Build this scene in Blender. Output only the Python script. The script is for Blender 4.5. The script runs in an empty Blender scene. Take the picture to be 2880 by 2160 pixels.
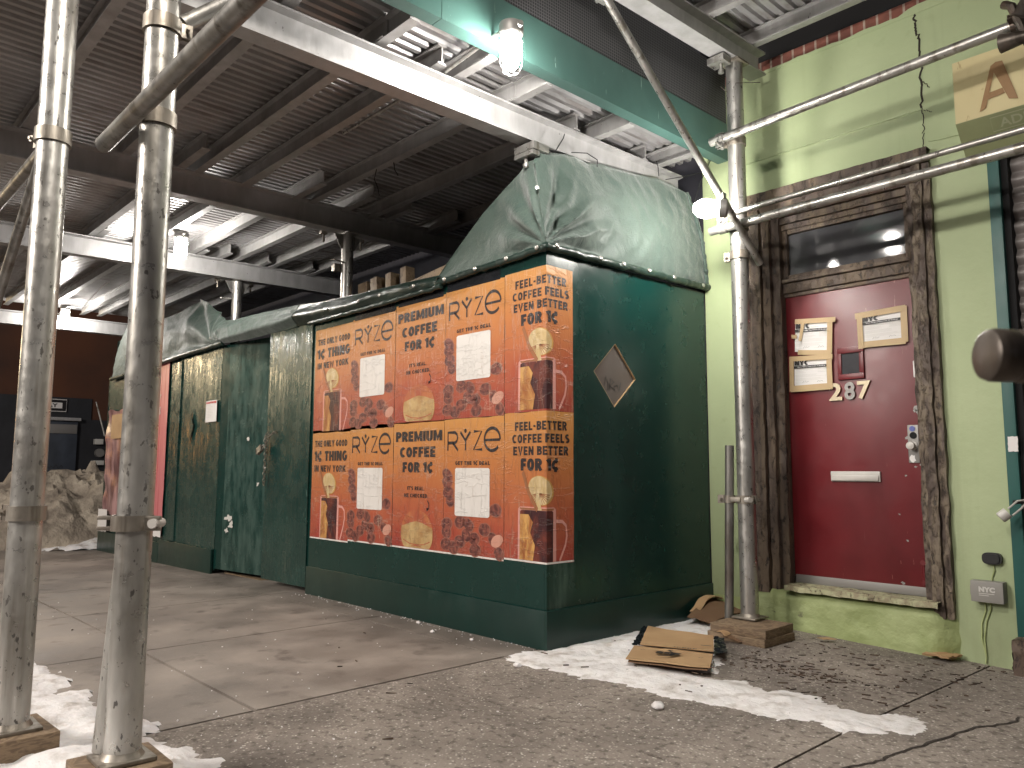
import bpy, bmesh, math, random
from mathutils import Vector, Matrix, noise
R = math.radians
C = bpy.context.scene.collection
sc = bpy.context.scene
random.seed(7)

# ---------------------------------------------------------------- camera, world, exposure
cam_d = bpy.data.cameras.new('camera'); cam = bpy.data.objects.new('camera', cam_d); C.objects.link(cam)
YAW, PITCH, ROLL = 0.821696556, 0.109674984, 0.00348360404
_d = Vector((-math.sin(YAW)*math.cos(PITCH), math.cos(YAW)*math.cos(PITCH), math.sin(PITCH)))
_r0 = Vector((math.cos(YAW), math.sin(YAW), 0)); _u0 = _r0.cross(_d)
_r = _r0*math.cos(ROLL)+_u0*math.sin(ROLL); _u = -_r0*math.sin(ROLL)+_u0*math.cos(ROLL)
M4 = Matrix((_r, _u, -_d)).transposed().to_4x4(); M4.translation = Vector((3.28553, -3.33993, 1.04936))
cam.matrix_world = M4
cam_d.sensor_width = 36; cam_d.lens = 2186.943/2880*36; cam_d.clip_start = .02; cam_d.clip_end = 300
cam_d.dof.use_dof = True; cam_d.dof.focus_distance = 4.6; cam_d.dof.aperture_fstop = 7.0
sc.camera = cam
W = bpy.data.worlds.new('World'); sc.world = W; W.use_nodes = True
bg = W.node_tree.nodes['Background']
bg.inputs[0].default_value = (1, .94, .95, 1); bg.inputs[1].default_value = 0.065   # night: only the city's glow
sc.view_settings.view_transform = 'Standard'; sc.view_settings.look = 'None'
sc.view_settings.exposure = 0.65; sc.view_settings.gamma = 1
sc.cycles.max_bounces = 8; sc.cycles.diffuse_bounces = 5; sc.cycles.glossy_bounces = 4
sc.cycles.sample_clamp_indirect = 4; sc.cycles.use_denoising = True
sc.cycles.caustics_reflective = False; sc.cycles.caustics_refractive = False
LAMP = 340.0            # emission of each shed lamp's globe
def light(name, loc, power, col, size):
    l = bpy.data.lights.new(name, 'POINT'); l.energy = power; l.color = col; l.shadow_soft_size = size
    o = bpy.data.objects.new(name, l); C.objects.link(o); o.location = loc; return o
# far lamps reflected in the posts and glossy paint, then two added fill lights
light('unseen_street_side_light', (-23.3, -7.0, 4.6), 480, (1, .76, .44), .45)
light('unseen_street_side_light', (-17.1, -7.0, 4.15), 230, (1, .80, .50), .4)
light('low_amber_light', (-23.5, -7.2, 2.05), 70, (1, .42, .10), .5)
light('unseen_street_side_light', (-2.5, -10, 5.2), 2500, (1, .92, .84), 1.5)  # unseen soft fill added on the street side
light('overhead_fill_light', (1.9, -2.9, 3.9), 190, (1, .93, .84), .10)  # unseen light added under the deck to brighten the foreground pavement

# ---------------------------------------------------------------- materials
class NT:
    def __init__(s, name, base=(.5,.5,.5), rough=.5, metal=0.0, spec=.5):
        s.m = bpy.data.materials.new(name); s.m.use_nodes = True; s.t = s.m.node_tree; s.n = s.t.nodes
        s.b = s.n['Principled BSDF']
        s.set('Base Color', base); s.set('Roughness', rough); s.set('Metallic', metal); s.set('Specular IOR Level', spec)
        s._p = None
    def lk(s, a, b): s.t.links.new(a, b)
    def set(s, k, v):
        i = s.b.inputs[k]
        if isinstance(v, (tuple, list)): i.default_value = (*v, 1)[:4]
        elif isinstance(v, (int, float)): i.default_value = v
        else: s.lk(v, i)
        return s
    def pos(s, scale=(1,1,1), gen=False):
        if gen:
            p = s.n.new('ShaderNodeTexCoord').outputs['Generated']
        else:
            if not s._p: s._p = s.n.new('ShaderNodeNewGeometry')
            p = s._p.outputs['Position']
        if scale == (1,1,1): return p
        v = s.n.new('ShaderNodeVectorMath'); v.operation = 'MULTIPLY'; s.lk(p, v.inputs[0]); v.inputs[1].default_value = scale
        return v.outputs[0]
    def noise(s, scale, detail=4, st=(1,1,1), rough=.55, dist=0):
        n = s.n.new('ShaderNodeTexNoise'); n.inputs['Scale'].default_value = scale; n.inputs['Detail'].default_value = detail
        n.inputs['Roughness'].default_value = rough; n.inputs['Distortion'].default_value = dist
        s.lk(s.pos(st), n.inputs['Vector']); return n.outputs[0]
    def voro(s, scale, st=(1,1,1), feat='F1', out=0):
        n = s.n.new('ShaderNodeTexVoronoi'); n.feature = feat; n.inputs['Scale'].default_value = scale
        s.lk(s.pos(st), n.inputs['Vector']); return n.outputs[out]
    def ramp(s, f, stops):
        r = s.n.new('ShaderNodeValToRGB'); e = r.color_ramp.elements
        while len(e) < len(stops): e.new(.5)
        for k, (p, c) in zip(e, stops):
            k.position = p; k.color = (c, c, c, 1) if isinstance(c, (int, float)) else (*c, 1)
        s.lk(f, r.inputs[0]); return r.outputs[0]
    def math(s, op, a, b=0.0):
        m = s.n.new('ShaderNodeMath'); m.operation = op
        for i, v in enumerate((a, b)):
            if isinstance(v, (int, float)): m.inputs[i].default_value = v
            else: s.lk(v, m.inputs[i])
        return m.outputs[0]
    def mix(s, f, a, b, mode='MIX'):
        m = s.n.new('ShaderNodeMix'); m.data_type = 'RGBA'; m.blend_type = mode
        for i, v in ((0, f), (6, a), (7, b)):
            if isinstance(v, (int, float)): m.inputs[i].default_value = v if i == 0 else (v, v, v, 1)
            elif isinstance(v, (tuple, list)): m.inputs[i].default_value = (*v, 1)
            else: s.lk(v, m.inputs[i])
        return m.outputs[2]
    def sep(s, v, k):
        n = s.n.new('ShaderNodeSeparateXYZ'); s.lk(v, n.inputs[0]); return n.outputs[k]
    def bump(s, h, strength=.3, dist=.01):
        b = s.n.new('ShaderNodeBump'); b.inputs['Strength'].default_value = strength; b.inputs['Distance'].default_value = dist
        s.lk(h, b.inputs['Height'])
        if s.b.inputs['Normal'].is_linked: s.lk(s.b.inputs['Normal'].links[0].from_socket, b.inputs['Normal'])
        s.set('Normal', b.outputs[0]); return s

def galv(name, base, dark, rough, metal=.75, speck=.62, rust=0.0, streak=.7):
    n = NT(name, base, rough, metal)
    a = n.noise(9, 6, (1,1,.35)); sp = n.ramp(n.noise(38, 3, (1,1,.5)), [(speck, 0), (speck+.03, 1)])
    c = n.mix(n.ramp(a, [(.35, 0), (.7, 1)]), dark, base)
    if rust:
        c = n.mix(n.math('MULTIPLY', n.ramp(n.noise(5, 7, (1,1,.5)), [(.52, 0), (.66, 1)]), rust), c, (.10, .05, .028))
    c = n.mix(n.math('MULTIPLY', n.ramp(n.noise(18, 5, (1,1,.05)), [(.54, 0), (.64, 1)]), streak), c, (dark[0]*.5, dark[1]*.45, dark[2]*.38))
    c = n.mix(n.math('MULTIPLY', sp, .85), c, (.03, .025, .022))
    n.set('Base Color', c)
    n.set('Roughness', n.ramp(n.noise(22, 5), [(.3, rough-.1), (.7, rough+.14)]))
    n.set('Metallic', n.ramp(sp, [(0, metal), (1, .1)]))
    n.bump(n.noise(60, 4, (1,1,.4)), .22, .004); return n.m
def paint(name, base, rough, var=.35, bump=.15, bs=(1,1,.25), bscale=30, spec=.5, scuff=None, dist=.004):
    n = NT(name, base, rough, 0, spec)
    a = n.ramp(n.noise(3.5, 6, (1,1,.7)), [(.3, 1-var), (.7, 1+var*.5)])
    c = n.mix(1, base, a, 'MULTIPLY')
    if scuff:
        k = n.math('MULTIPLY', n.ramp(n.noise(42, 5, (1,1,.16)), [(.69, 0), (.71, 1)]), n.ramp(n.noise(1.6, 3), [(.45, 0), (.62, 1)]))
        c = n.mix(n.math('MULTIPLY', k, .7), c, scuff)
        dr = n.math('MULTIPLY', n.ramp(n.noise(30, 3, (1,1,.03)), [(.70, 0), (.725, 1)]), n.ramp(n.noise(2.3, 4), [(.5, 0), (.6, 1)]))
        c = n.mix(n.math('MULTIPLY', dr, .45), c, scuff)
        if name == 'dark_green_paint':
            ed = n.ramp(n.math('ADD', n.sep(n.pos(), 1), n.math('MULTIPLY', n.noise(6, 6, (1,1,.5)), .35)), [(.30, 1), (.46, 0)])
            wn = n.math('MULTIPLY', n.math('MULTIPLY', ed, n.math('GREATER_THAN', n.sep(n.pos(), 1), .02)), n.ramp(n.noise(14, 7, (1,1,.3)), [(.40, .15), (.62, 1)]))
            c = n.mix(n.math('MULTIPLY', wn, .5), c, (.085,.14,.12))
    n.set('Base Color', c)
    n.set('Roughness', n.ramp(n.noise(8, 4), [(.3, max(.05, rough-.05)), (.7, rough+.06)]))
    if bump: n.bump(n.noise(bscale, 5, bs), bump, dist)
    return n.m
def plain(name, base, rough=.6, metal=0.0): return NT(name, base, rough, metal).m
MT = {}
MT['pipe'] = galv('galvanised_pipe', (.52,.51,.49), (.34,.33,.31), .34, .82, .66)
MT['pipe_worn'] = galv('worn_galvanised_pipe', (.58,.57,.54), (.34,.33,.305), .33, .72, .64, .15, .45)
MT['pipe_dark'] = galv('dull_steel_pipe', (.30,.29,.27), (.16,.155,.145), .42, .7, .66, .35)
MT['pipe_rust'] = galv('rusty_steel', (.12,.10,.085), (.05,.041,.034), .42, .55, .6, .5)
MT['clamp'] = galv('clamp_steel', (.34,.31,.27), (.2,.18,.15), .45, .7, .7, .3)
MT['beam'] = galv('aluminium_beam', (.50,.495,.50), (.38,.375,.375), .42, .38, .72, 0, .10)
MT['joist'] = galv('joist_steel', (.46,.45,.45), (.34,.335,.33), .42, .42, .72, .15, .10)
n = NT('corrugated_deck', (.4,.4,.4), .38, .5)
c = n.mix(n.ramp(n.noise(1.1, 6, (1,.45,1)), [(.42, 0), (.62, 1)]), (.54,.54,.555), (.37,.36,.36))
c = n.mix(n.ramp(n.noise(9, 6, (1,.3,1)), [(.54, 0), (.66, .6)]), c, (.22,.185,.17)); n.set('Base Color', c)
n.set('Roughness', n.ramp(n.noise(6, 4), [(.3, .3), (.7, .52)])); n.bump(n.noise(40, 3), .15, .004); MT['deck'] = n.m
MT['teal'] = paint('teal_steel_paint', (.045,.100,.088), .42, .15, .12, (1,1,1), 14, .5, (.35,.5,.45))
MT['green'] = paint('dark_green_paint', (.0042,.030,.025), .24, .12, .06, (1,1,.5), 20, .5, (.05,.11,.092))
def glossy_green():
    n = NT('glossy_wrinkled_green_paint', (.010,.058,.046), .2, 0, .6)
    h = n.noise(16, 6, (1,1,.09), .6, .4)
    ridge = n.ramp(h, [(.44, 0), (.5, 1), (.56, 0)])
    fine = n.noise(55, 4, (1,1,.35))
    c = n.mix(n.ramp(n.noise(2.2, 5), [(.35, 0), (.7, 1)]), (.008,.034,.029), (.013,.048,.040))
    k = n.ramp(n.noise(34, 5, (1,1,.2)), [(.67, 0), (.71, 1)])
    c = n.mix(n.math('MULTIPLY', k, .6), c, (.12,.2,.18)); n.set('Base Color', c)
    n.set('Roughness', n.ramp(n.noise(7, 5), [(.3, .16), (.7, .36)]))
    n.bump(ridge, .30, .005); n.bump(fine, .30, .003); return n.m
MT['green_gloss'] = glossy_green()
MT['board'] = paint('green_baseboard_paint', (.005,.027,.022), .34, .2, .15, (1,1,.5), 24, .5, (.16,.22,.19))
MT['stucco'] = None
n = NT('pale_green_stucco', (.42,.50,.25), .62)
c = n.mix(n.ramp(n.noise(1.3, 6), [(.35, 0), (.7, 1)]), (.35,.42,.235), (.42,.49,.29))
c = n.mix(n.math('MULTIPLY', n.ramp(n.noise(11, 5), [(.62, 0), (.75, 1)]), .35), c, (.30,.35,.18))
gr = n.math('MULTIPLY', n.ramp(n.math('ADD', n.sep(n.pos(), 2), n.math('MULTIPLY', n.noise(3, 6, (1,1,.6)), .7)), [(.30, 1), (.85, 0)]), n.ramp(n.noise(8, 6, (1,1,.3)), [(.35, 0), (.65, .65)]))
c = n.mix(gr, c, (.20,.21,.12)); c = n.mix(n.math('MULTIPLY', n.ramp(n.noise(9, 5, (1,1,.06)), [(.60, 0), (.72, 1)]), .22), c, (.27,.30,.17)); n.set('Base Color', c)
n.bump(n.noise(7, 5), .25, .02); n.bump(n.noise(90, 3), .15, .003); MT['stucco'] = n.m
n = NT('chipped_green_step', (.40,.47,.22), .6)
c = n.mix(n.ramp(n.noise(4, 6), [(.35, 0), (.7, 1)]), (.30,.36,.15), (.44,.51,.25))
c = n.mix(n.ramp(n.noise(14, 6), [(.66, 0), (.7, .8)]), c, (.17,.17,.10)); n.set('Base Color', c)
n.bump(n.noise(5, 6), .6, .05); n.bump(n.noise(30, 5), .3, .01); MT['step'] = n.m
MT['reddoor'] = paint('dark_red_door_paint', (.128,.010,.014), .36, .22, .10, (1,1,.8), 18, .5, (.34,.15,.13))
def peel(name, a, b, dark, zs=.16, sc_=9, hb=.5):
    n = NT(name, a, .62)
    f = n.noise(sc_, 8, (1,1,zs), .65); g = n.noise(sc_*2.6, 8, (1,1,.45), .7, .6)
    c = n.mix(n.ramp(f, [(.46, 0), (.58, 1)]), a, b)
    c = n.mix(n.ramp(g, [(.56, 0), (.60, 1)]), c, dark)
    n.set('Base Color', c); n.bump(n.ramp(g, [(.5, 1), (.6, 0)]), hb, .012); n.bump(f, .4, .01); return n.m
MT['frame'] = peel('peeling_brown_frame', (.085,.062,.05), (.15,.11,.075), (.030,.022,.018), .10, 11)
MT['frame_peel'] = peel('alligatored_brown_frame', (.085,.062,.050), (.19,.15,.108), (.045,.034,.027), .30, 17, .6)
MT['sill'] = peel('worn_painted_sill', (.42,.42,.26), (.30,.26,.17), (.11,.09,.06), 1, 14, .4)
n = NT('transom_glass', (.06,.06,.065), .07, 0, .35); n.set('Base Color', n.mix(n.ramp(n.noise(3, 5), [(.4,0),(.7,1)]), (.05,.05,.055), (.085,.085,.09))); MT['glass'] = n.m
n = NT('sidewalk_concrete', (.2,.18,.16), .75)
c = n.mix(n.ramp(n.noise(1.2, 7, (1,1,1), .62), [(.36, 0), (.66, 1)]), (.165,.142,.124), (.36,.315,.275))
c = n.mix(n.ramp(n.noise(5.5, 7), [(.56, 0), (.72, .75)]), c, (.095,.077,.066))
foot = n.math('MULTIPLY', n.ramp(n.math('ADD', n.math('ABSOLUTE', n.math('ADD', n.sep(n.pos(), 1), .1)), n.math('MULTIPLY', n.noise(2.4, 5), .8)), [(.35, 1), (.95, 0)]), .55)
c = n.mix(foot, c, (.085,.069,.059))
c = n.mix(n.math('MULTIPLY', n.ramp(n.noise(85, 3), [(.6, 0), (.72, 1)]), .35), c, (.36,.33,.29))
n.set('Base Color', c); n.set('Roughness', n.ramp(n.noise(2.4, 4), [(.3, .42), (.7, .78)]))
n.bump(n.noise(6, 6), .15, .02); n.bump(n.noise(120, 3), .3, .004); MT['concrete'] = n.m
n = NT('pitted_pavement', (.2,.18,.16), .8)
c = n.mix(n.ramp(n.noise(1.6, 7, (1,1,1), .65), [(.36, 0), (.66, 1)]), (.145,.124,.108), (.30,.26,.225))
v = n.ramp(n.voro(60), [(.16, 1), (.36, 0)]); w = n.ramp(n.noise(30, 5), [(.42, 0), (.58, 1)])
c = n.mix(n.math('MULTIPLY', n.math('MULTIPLY', v, w), .75), c, (.72,.67,.60))
c = n.mix(n.ramp(n.noise(26, 5), [(.53, 0), (.64, .8)]), c, (.085,.068,.058)); n.set('Base Color', c)
n.bump(n.noise(60, 5), .55, .012); n.bump(v, .25, .006); MT['pavement'] = n.m
MT['groove'] = plain('dirt_in_joint', (.035,.027,.022), .95)
n = NT('trodden_snow', (.78,.76,.75), .6); n.set('Subsurface Weight', .15); n.b.inputs['Subsurface Radius'].default_value = (.03,.02,.015)
c = n.mix(n.ramp(n.noise(9, 6), [(.50, 0), (.70, 1)]), (.78,.76,.76), (.46,.42,.39))
c = n.mix(n.ramp(n.noise(60, 4), [(.68, 0), (.73, .8)]), c, (.14,.11,.09)); n.set('Base Color', c)
n.bump(n.noise(14, 6), .5, .03); n.bump(n.noise(70, 3), .3, .006); MT['snow'] = n.m
n = NT('soiled_snow', (.4,.33,.25), .8)
c = n.mix(n.ramp(n.noise(3, 7), [(.36, 0), (.66, 1)]), (.15,.122,.096), (.43,.37,.295)); n.set('Base Color', c); n.bump(n.noise(9, 6), .8, .08); MT['dirtysnow'] = n.m
n = NT('green_shade_netting', (.05,.09,.07), .42, 0, .5)
c = n.mix(n.ramp(n.noise(2.5, 6), [(.35, 0), (.7, 1)]), (.040,.068,.056), (.074,.102,.087))
n.set('Base Color', c); n.set('Sheen Weight', .3); n.set('Specular IOR Level', .32); n.set('Roughness', n.ramp(n.noise(70, 3), [(.35,.40),(.65,.68)]))
n.bump(n.noise(160, 2, (1,1,1)), .6, .004); n.bump(n.noise(7, 6, (1,1,1), .6, .8), .5, .03); MT['tarp'] = n.m
MT['hem'] = paint('rolled_tarp_hem', (.016,.032,.026), .32, .4, .5, (.5,.5,2), 22, .6, None, .012)
n = NT('woven_netting', (.05,.05,.055), .7)
gx = n.math('SINE', n.math('MULTIPLY', n.sep(n.pos(), 1), 330)); gz_ = n.math('SINE', n.math('MULTIPLY', n.sep(n.pos(), 2), 330))
gg = n.ramp(n.math('MAXIMUM', gx, gz_), [(.55, 0), (.85, 1)])
n.set('Base Color', n.mix(gg, (.012,.012,.014), (.085,.085,.09))); MT['net'] = n.m
MT['wood'] = peel('weathered_lumber', (.20,.14,.085), (.28,.20,.12), (.12,.08,.05), .9, 10, .1)
n = NT('lumber_with_growth_rings', (.25,.17,.1), .75)
rg = n.noise(14, 3, (1,1,5), .5, .6); n.set('Base Color', n.mix(n.ramp(rg, [(.4,0),(.5,1),(.6,0)]), (.14,.095,.06), (.24,.17,.105))); n.bump(rg, .3, .006); MT['lumber'] = n.m
n = NT('dark_wood_bits', (.035,.022,.015), .8); n.set('Base Color', n.mix(n.ramp(n.noise(12,2),[(.4,0),(.6,1)]), (.028,.018,.013), (.10,.065,.045))); MT['fallenwood'] = n.m
n = NT('corrugated_cardboard', (.42,.27,.14), .7); n.set('Base Color', n.mix(n.ramp(n.noise(4, 5), [(.35,0),(.7,1)]), (.36,.225,.115), (.45,.295,.155))); MT['card'] = n.m
MT['card_dark'] = plain('damp_cardboard', (.15,.085,.045), .8)
MT['ink'] = plain('black_print', (.012,.010,.011), .5)
MT['tape_black'] = paint('black_packing_tape', (.012,.014,.018), .25, .3, .4, (1,1,1), 40)
MT['white'] = plain('white_paper', (.72,.70,.69), .6)
MT['masking'] = paint('tan_masking_tape', (.46,.33,.18), .55, .15, .1, (1,1,1), 60)
MT['brass'] = NT('satin_brass', (.42,.36,.26), .48, .9).m
MT['nickel'] = paint('worn_nickel', (.5,.48,.45), .35, .2, .1, (1,1,1), 60)
MT['steel'] = NT('bare_steel', (.55,.53,.5), .35, .9).m
MT['dull'] = NT('dull_grey_metal', (.26,.25,.24), .5, .5).m
MT['blackplastic'] = plain('black_plastic', (.012,.012,.013), .4)
MT['greyplastic'] = paint('grey_painted_box', (.27,.26,.24), .5, .1, .05, (1,1,1), 60)
MT['lightgrey'] = plain('pale_grey_print', (.55,.54,.51), .5)
MT['dark'] = plain('dark_void', (.006,.006,.007), .9)
MT['bluewall'] = paint('dark_rear_wall', (.02,.02,.028), .8, .3, .1)
MT['shutter'] = paint('grey_shutter_steel', (.20,.18,.175), .42, .2, .08, (1,1,3), 30)
MT['tealtrim'] = paint('dark_teal_trim', (.018,.095,.085), .45, .2, .08)
n = NT('rusty_cream_sign', (.5,.4,.18), .5)
c = n.mix(n.ramp(n.noise(4, 7, (1,1,.25)), [(.5, 0), (.7, 1)]), (.55,.47,.25), (.42,.33,.16)); c = n.mix(n.ramp(n.noise(13, 6, (1,1,.4)), [(.66,0),(.72,.8)]), c, (.2,.09,.03)); n.set('Base Color', c); MT['signface'] = n.m
MT['signrust'] = paint('rust_brown_lettering', (.27,.15,.06), .6, .4, 0)
MT['signunder'] = paint('olive_sign_underside', (.25,.27,.14), .55, .2, .1)
n = NT('red_brick', (.3,.09,.05), .8)
br = n.n.new('ShaderNodeTexBrick'); br.inputs['Color1'].default_value = (.24,.085,.06,1); br.inputs['Color2'].default_value = (.17,.06,.045,1)
br.inputs['Mortar'].default_value = (.40,.33,.27,1); br.inputs['Scale'].default_value = 1; br.inputs['Brick Width'].default_value = .085; br.inputs['Row Height'].default_value = 3.0
br.inputs['Mortar Size'].default_value = .008
cb = n.n.new('ShaderNodeCombineXYZ'); n.lk(n.sep(n.pos(),0), cb.inputs[0]); n.lk(n.sep(n.pos(),2), cb.inputs[1]); n.lk(cb.outputs[0], br.inputs['Vector'])
n.set('Base Color', n.mix(n.ramp(n.noise(20,5),[(.4,0),(.7,.5)]), br.outputs[0], (.10,.04,.03))); n.bump(n.noise(30,4), .3, .01); MT['brick'] = n.m
n = NT('orange_brown_render', (.09,.03,.015), .8); n.set('Base Color', n.mix(n.ramp(n.noise(.5,5),[(.35,0),(.65,1)]), (.040,.018,.012), (.10,.034,.014))); MT['bgbrown'] = n.m
MT['bgdark'] = paint('charcoal_painted_wall', (.016,.017,.022), .6, .3, 0)
MT['bgblue'] = paint('blue_grey_shutter', (.045,.055,.075), .45, .4, .1, (1,1,4), 9)
MT['asphalt'] = paint('wet_asphalt', (.05,.044,.04), .6, .4, .4, (1,1,1), 40)
n = NT('pink_poster', (.5,.10,.12), .38); st = n.noise(16, 2, (1,1,.02)); n.set('Base Color', n.mix(n.ramp(st,[(.45,0),(.52,1)]), (.42,.055,.075), (.55,.17,.19))); n.bump(n.noise(18,4,(1,1,.2)),.2,.005); MT['pink'] = n.m
n = NT('torn_mauve_poster', (.3,.16,.17), .3); st = n.noise(7, 5, (1,1,.22)); n.set('Base Color', n.mix(n.ramp(st,[(.42,0),(.62,1)]), (.13,.055,.06), (.42,.25,.25))); n.bump(n.noise(18,4,(1,1,.2)),.3,.008); MT['mauve'] = n.m
# printed posters: the paper, and every ink on it, shares the wrinkles
def print_mat(name, col, rough=.42, grad=None, gl=.12):
    n = NT(name, (.5,.3,.1) if callable(col) else col, rough, 0, .5)
    if grad:
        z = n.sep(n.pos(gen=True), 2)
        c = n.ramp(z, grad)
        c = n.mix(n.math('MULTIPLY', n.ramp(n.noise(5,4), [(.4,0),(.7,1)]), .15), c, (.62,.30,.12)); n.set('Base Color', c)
    elif callable(col): n.set('Base Color', col(n))
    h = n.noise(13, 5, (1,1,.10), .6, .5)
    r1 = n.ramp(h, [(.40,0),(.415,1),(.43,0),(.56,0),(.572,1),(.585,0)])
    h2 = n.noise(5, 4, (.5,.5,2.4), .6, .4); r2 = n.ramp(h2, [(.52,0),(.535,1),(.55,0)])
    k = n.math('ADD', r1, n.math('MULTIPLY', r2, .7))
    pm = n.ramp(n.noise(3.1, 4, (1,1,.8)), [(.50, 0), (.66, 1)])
    pale = n.math('MULTIPLY', n.math('MULTIPLY', k, pm), .42)      # wrinkle glints painted in, with paste residue and worn print along the creases
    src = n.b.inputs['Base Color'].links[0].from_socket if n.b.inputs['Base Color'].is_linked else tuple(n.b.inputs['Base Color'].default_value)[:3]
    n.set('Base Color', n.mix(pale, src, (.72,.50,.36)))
    n.bump(n.noise(28, 5, (1,1,.5)), .3, .008); n.bump(k, .6, .008); return n.m
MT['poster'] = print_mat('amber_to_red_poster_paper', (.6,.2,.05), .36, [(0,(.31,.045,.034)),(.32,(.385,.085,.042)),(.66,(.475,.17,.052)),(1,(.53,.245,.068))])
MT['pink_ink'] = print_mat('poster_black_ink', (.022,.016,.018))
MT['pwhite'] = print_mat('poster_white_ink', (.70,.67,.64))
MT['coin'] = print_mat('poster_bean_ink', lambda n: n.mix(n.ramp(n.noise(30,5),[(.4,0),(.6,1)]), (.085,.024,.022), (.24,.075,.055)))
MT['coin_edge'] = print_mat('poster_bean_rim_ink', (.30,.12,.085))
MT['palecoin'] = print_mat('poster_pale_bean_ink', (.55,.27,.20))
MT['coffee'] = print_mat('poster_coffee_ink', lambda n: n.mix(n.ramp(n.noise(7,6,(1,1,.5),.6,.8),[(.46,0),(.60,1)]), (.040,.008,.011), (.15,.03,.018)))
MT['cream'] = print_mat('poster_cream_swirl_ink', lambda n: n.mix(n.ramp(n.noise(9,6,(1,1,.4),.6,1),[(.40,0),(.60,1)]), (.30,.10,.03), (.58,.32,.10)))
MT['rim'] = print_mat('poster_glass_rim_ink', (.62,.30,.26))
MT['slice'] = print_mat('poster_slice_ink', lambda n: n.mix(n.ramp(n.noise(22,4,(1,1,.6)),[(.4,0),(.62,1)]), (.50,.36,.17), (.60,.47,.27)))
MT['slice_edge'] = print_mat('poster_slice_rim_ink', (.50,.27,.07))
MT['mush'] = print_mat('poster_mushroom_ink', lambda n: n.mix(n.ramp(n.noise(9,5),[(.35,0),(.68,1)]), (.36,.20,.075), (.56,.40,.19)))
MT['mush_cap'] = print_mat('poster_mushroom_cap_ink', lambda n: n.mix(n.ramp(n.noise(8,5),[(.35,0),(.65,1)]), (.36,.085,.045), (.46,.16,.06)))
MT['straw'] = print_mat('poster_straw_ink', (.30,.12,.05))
def emis(name, col, s):
    n = NT(name, (.8,.8,.8), .4); n.set('Emission Color', col); n.set('Emission Strength', s); return n.m
MT['globe'] = emis('lit_lamp_globe', (1,.95,.88), LAMP)
MT['lampmetal'] = plain('grey_lamp_casting', (.30,.29,.28), .5, .4)

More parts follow.
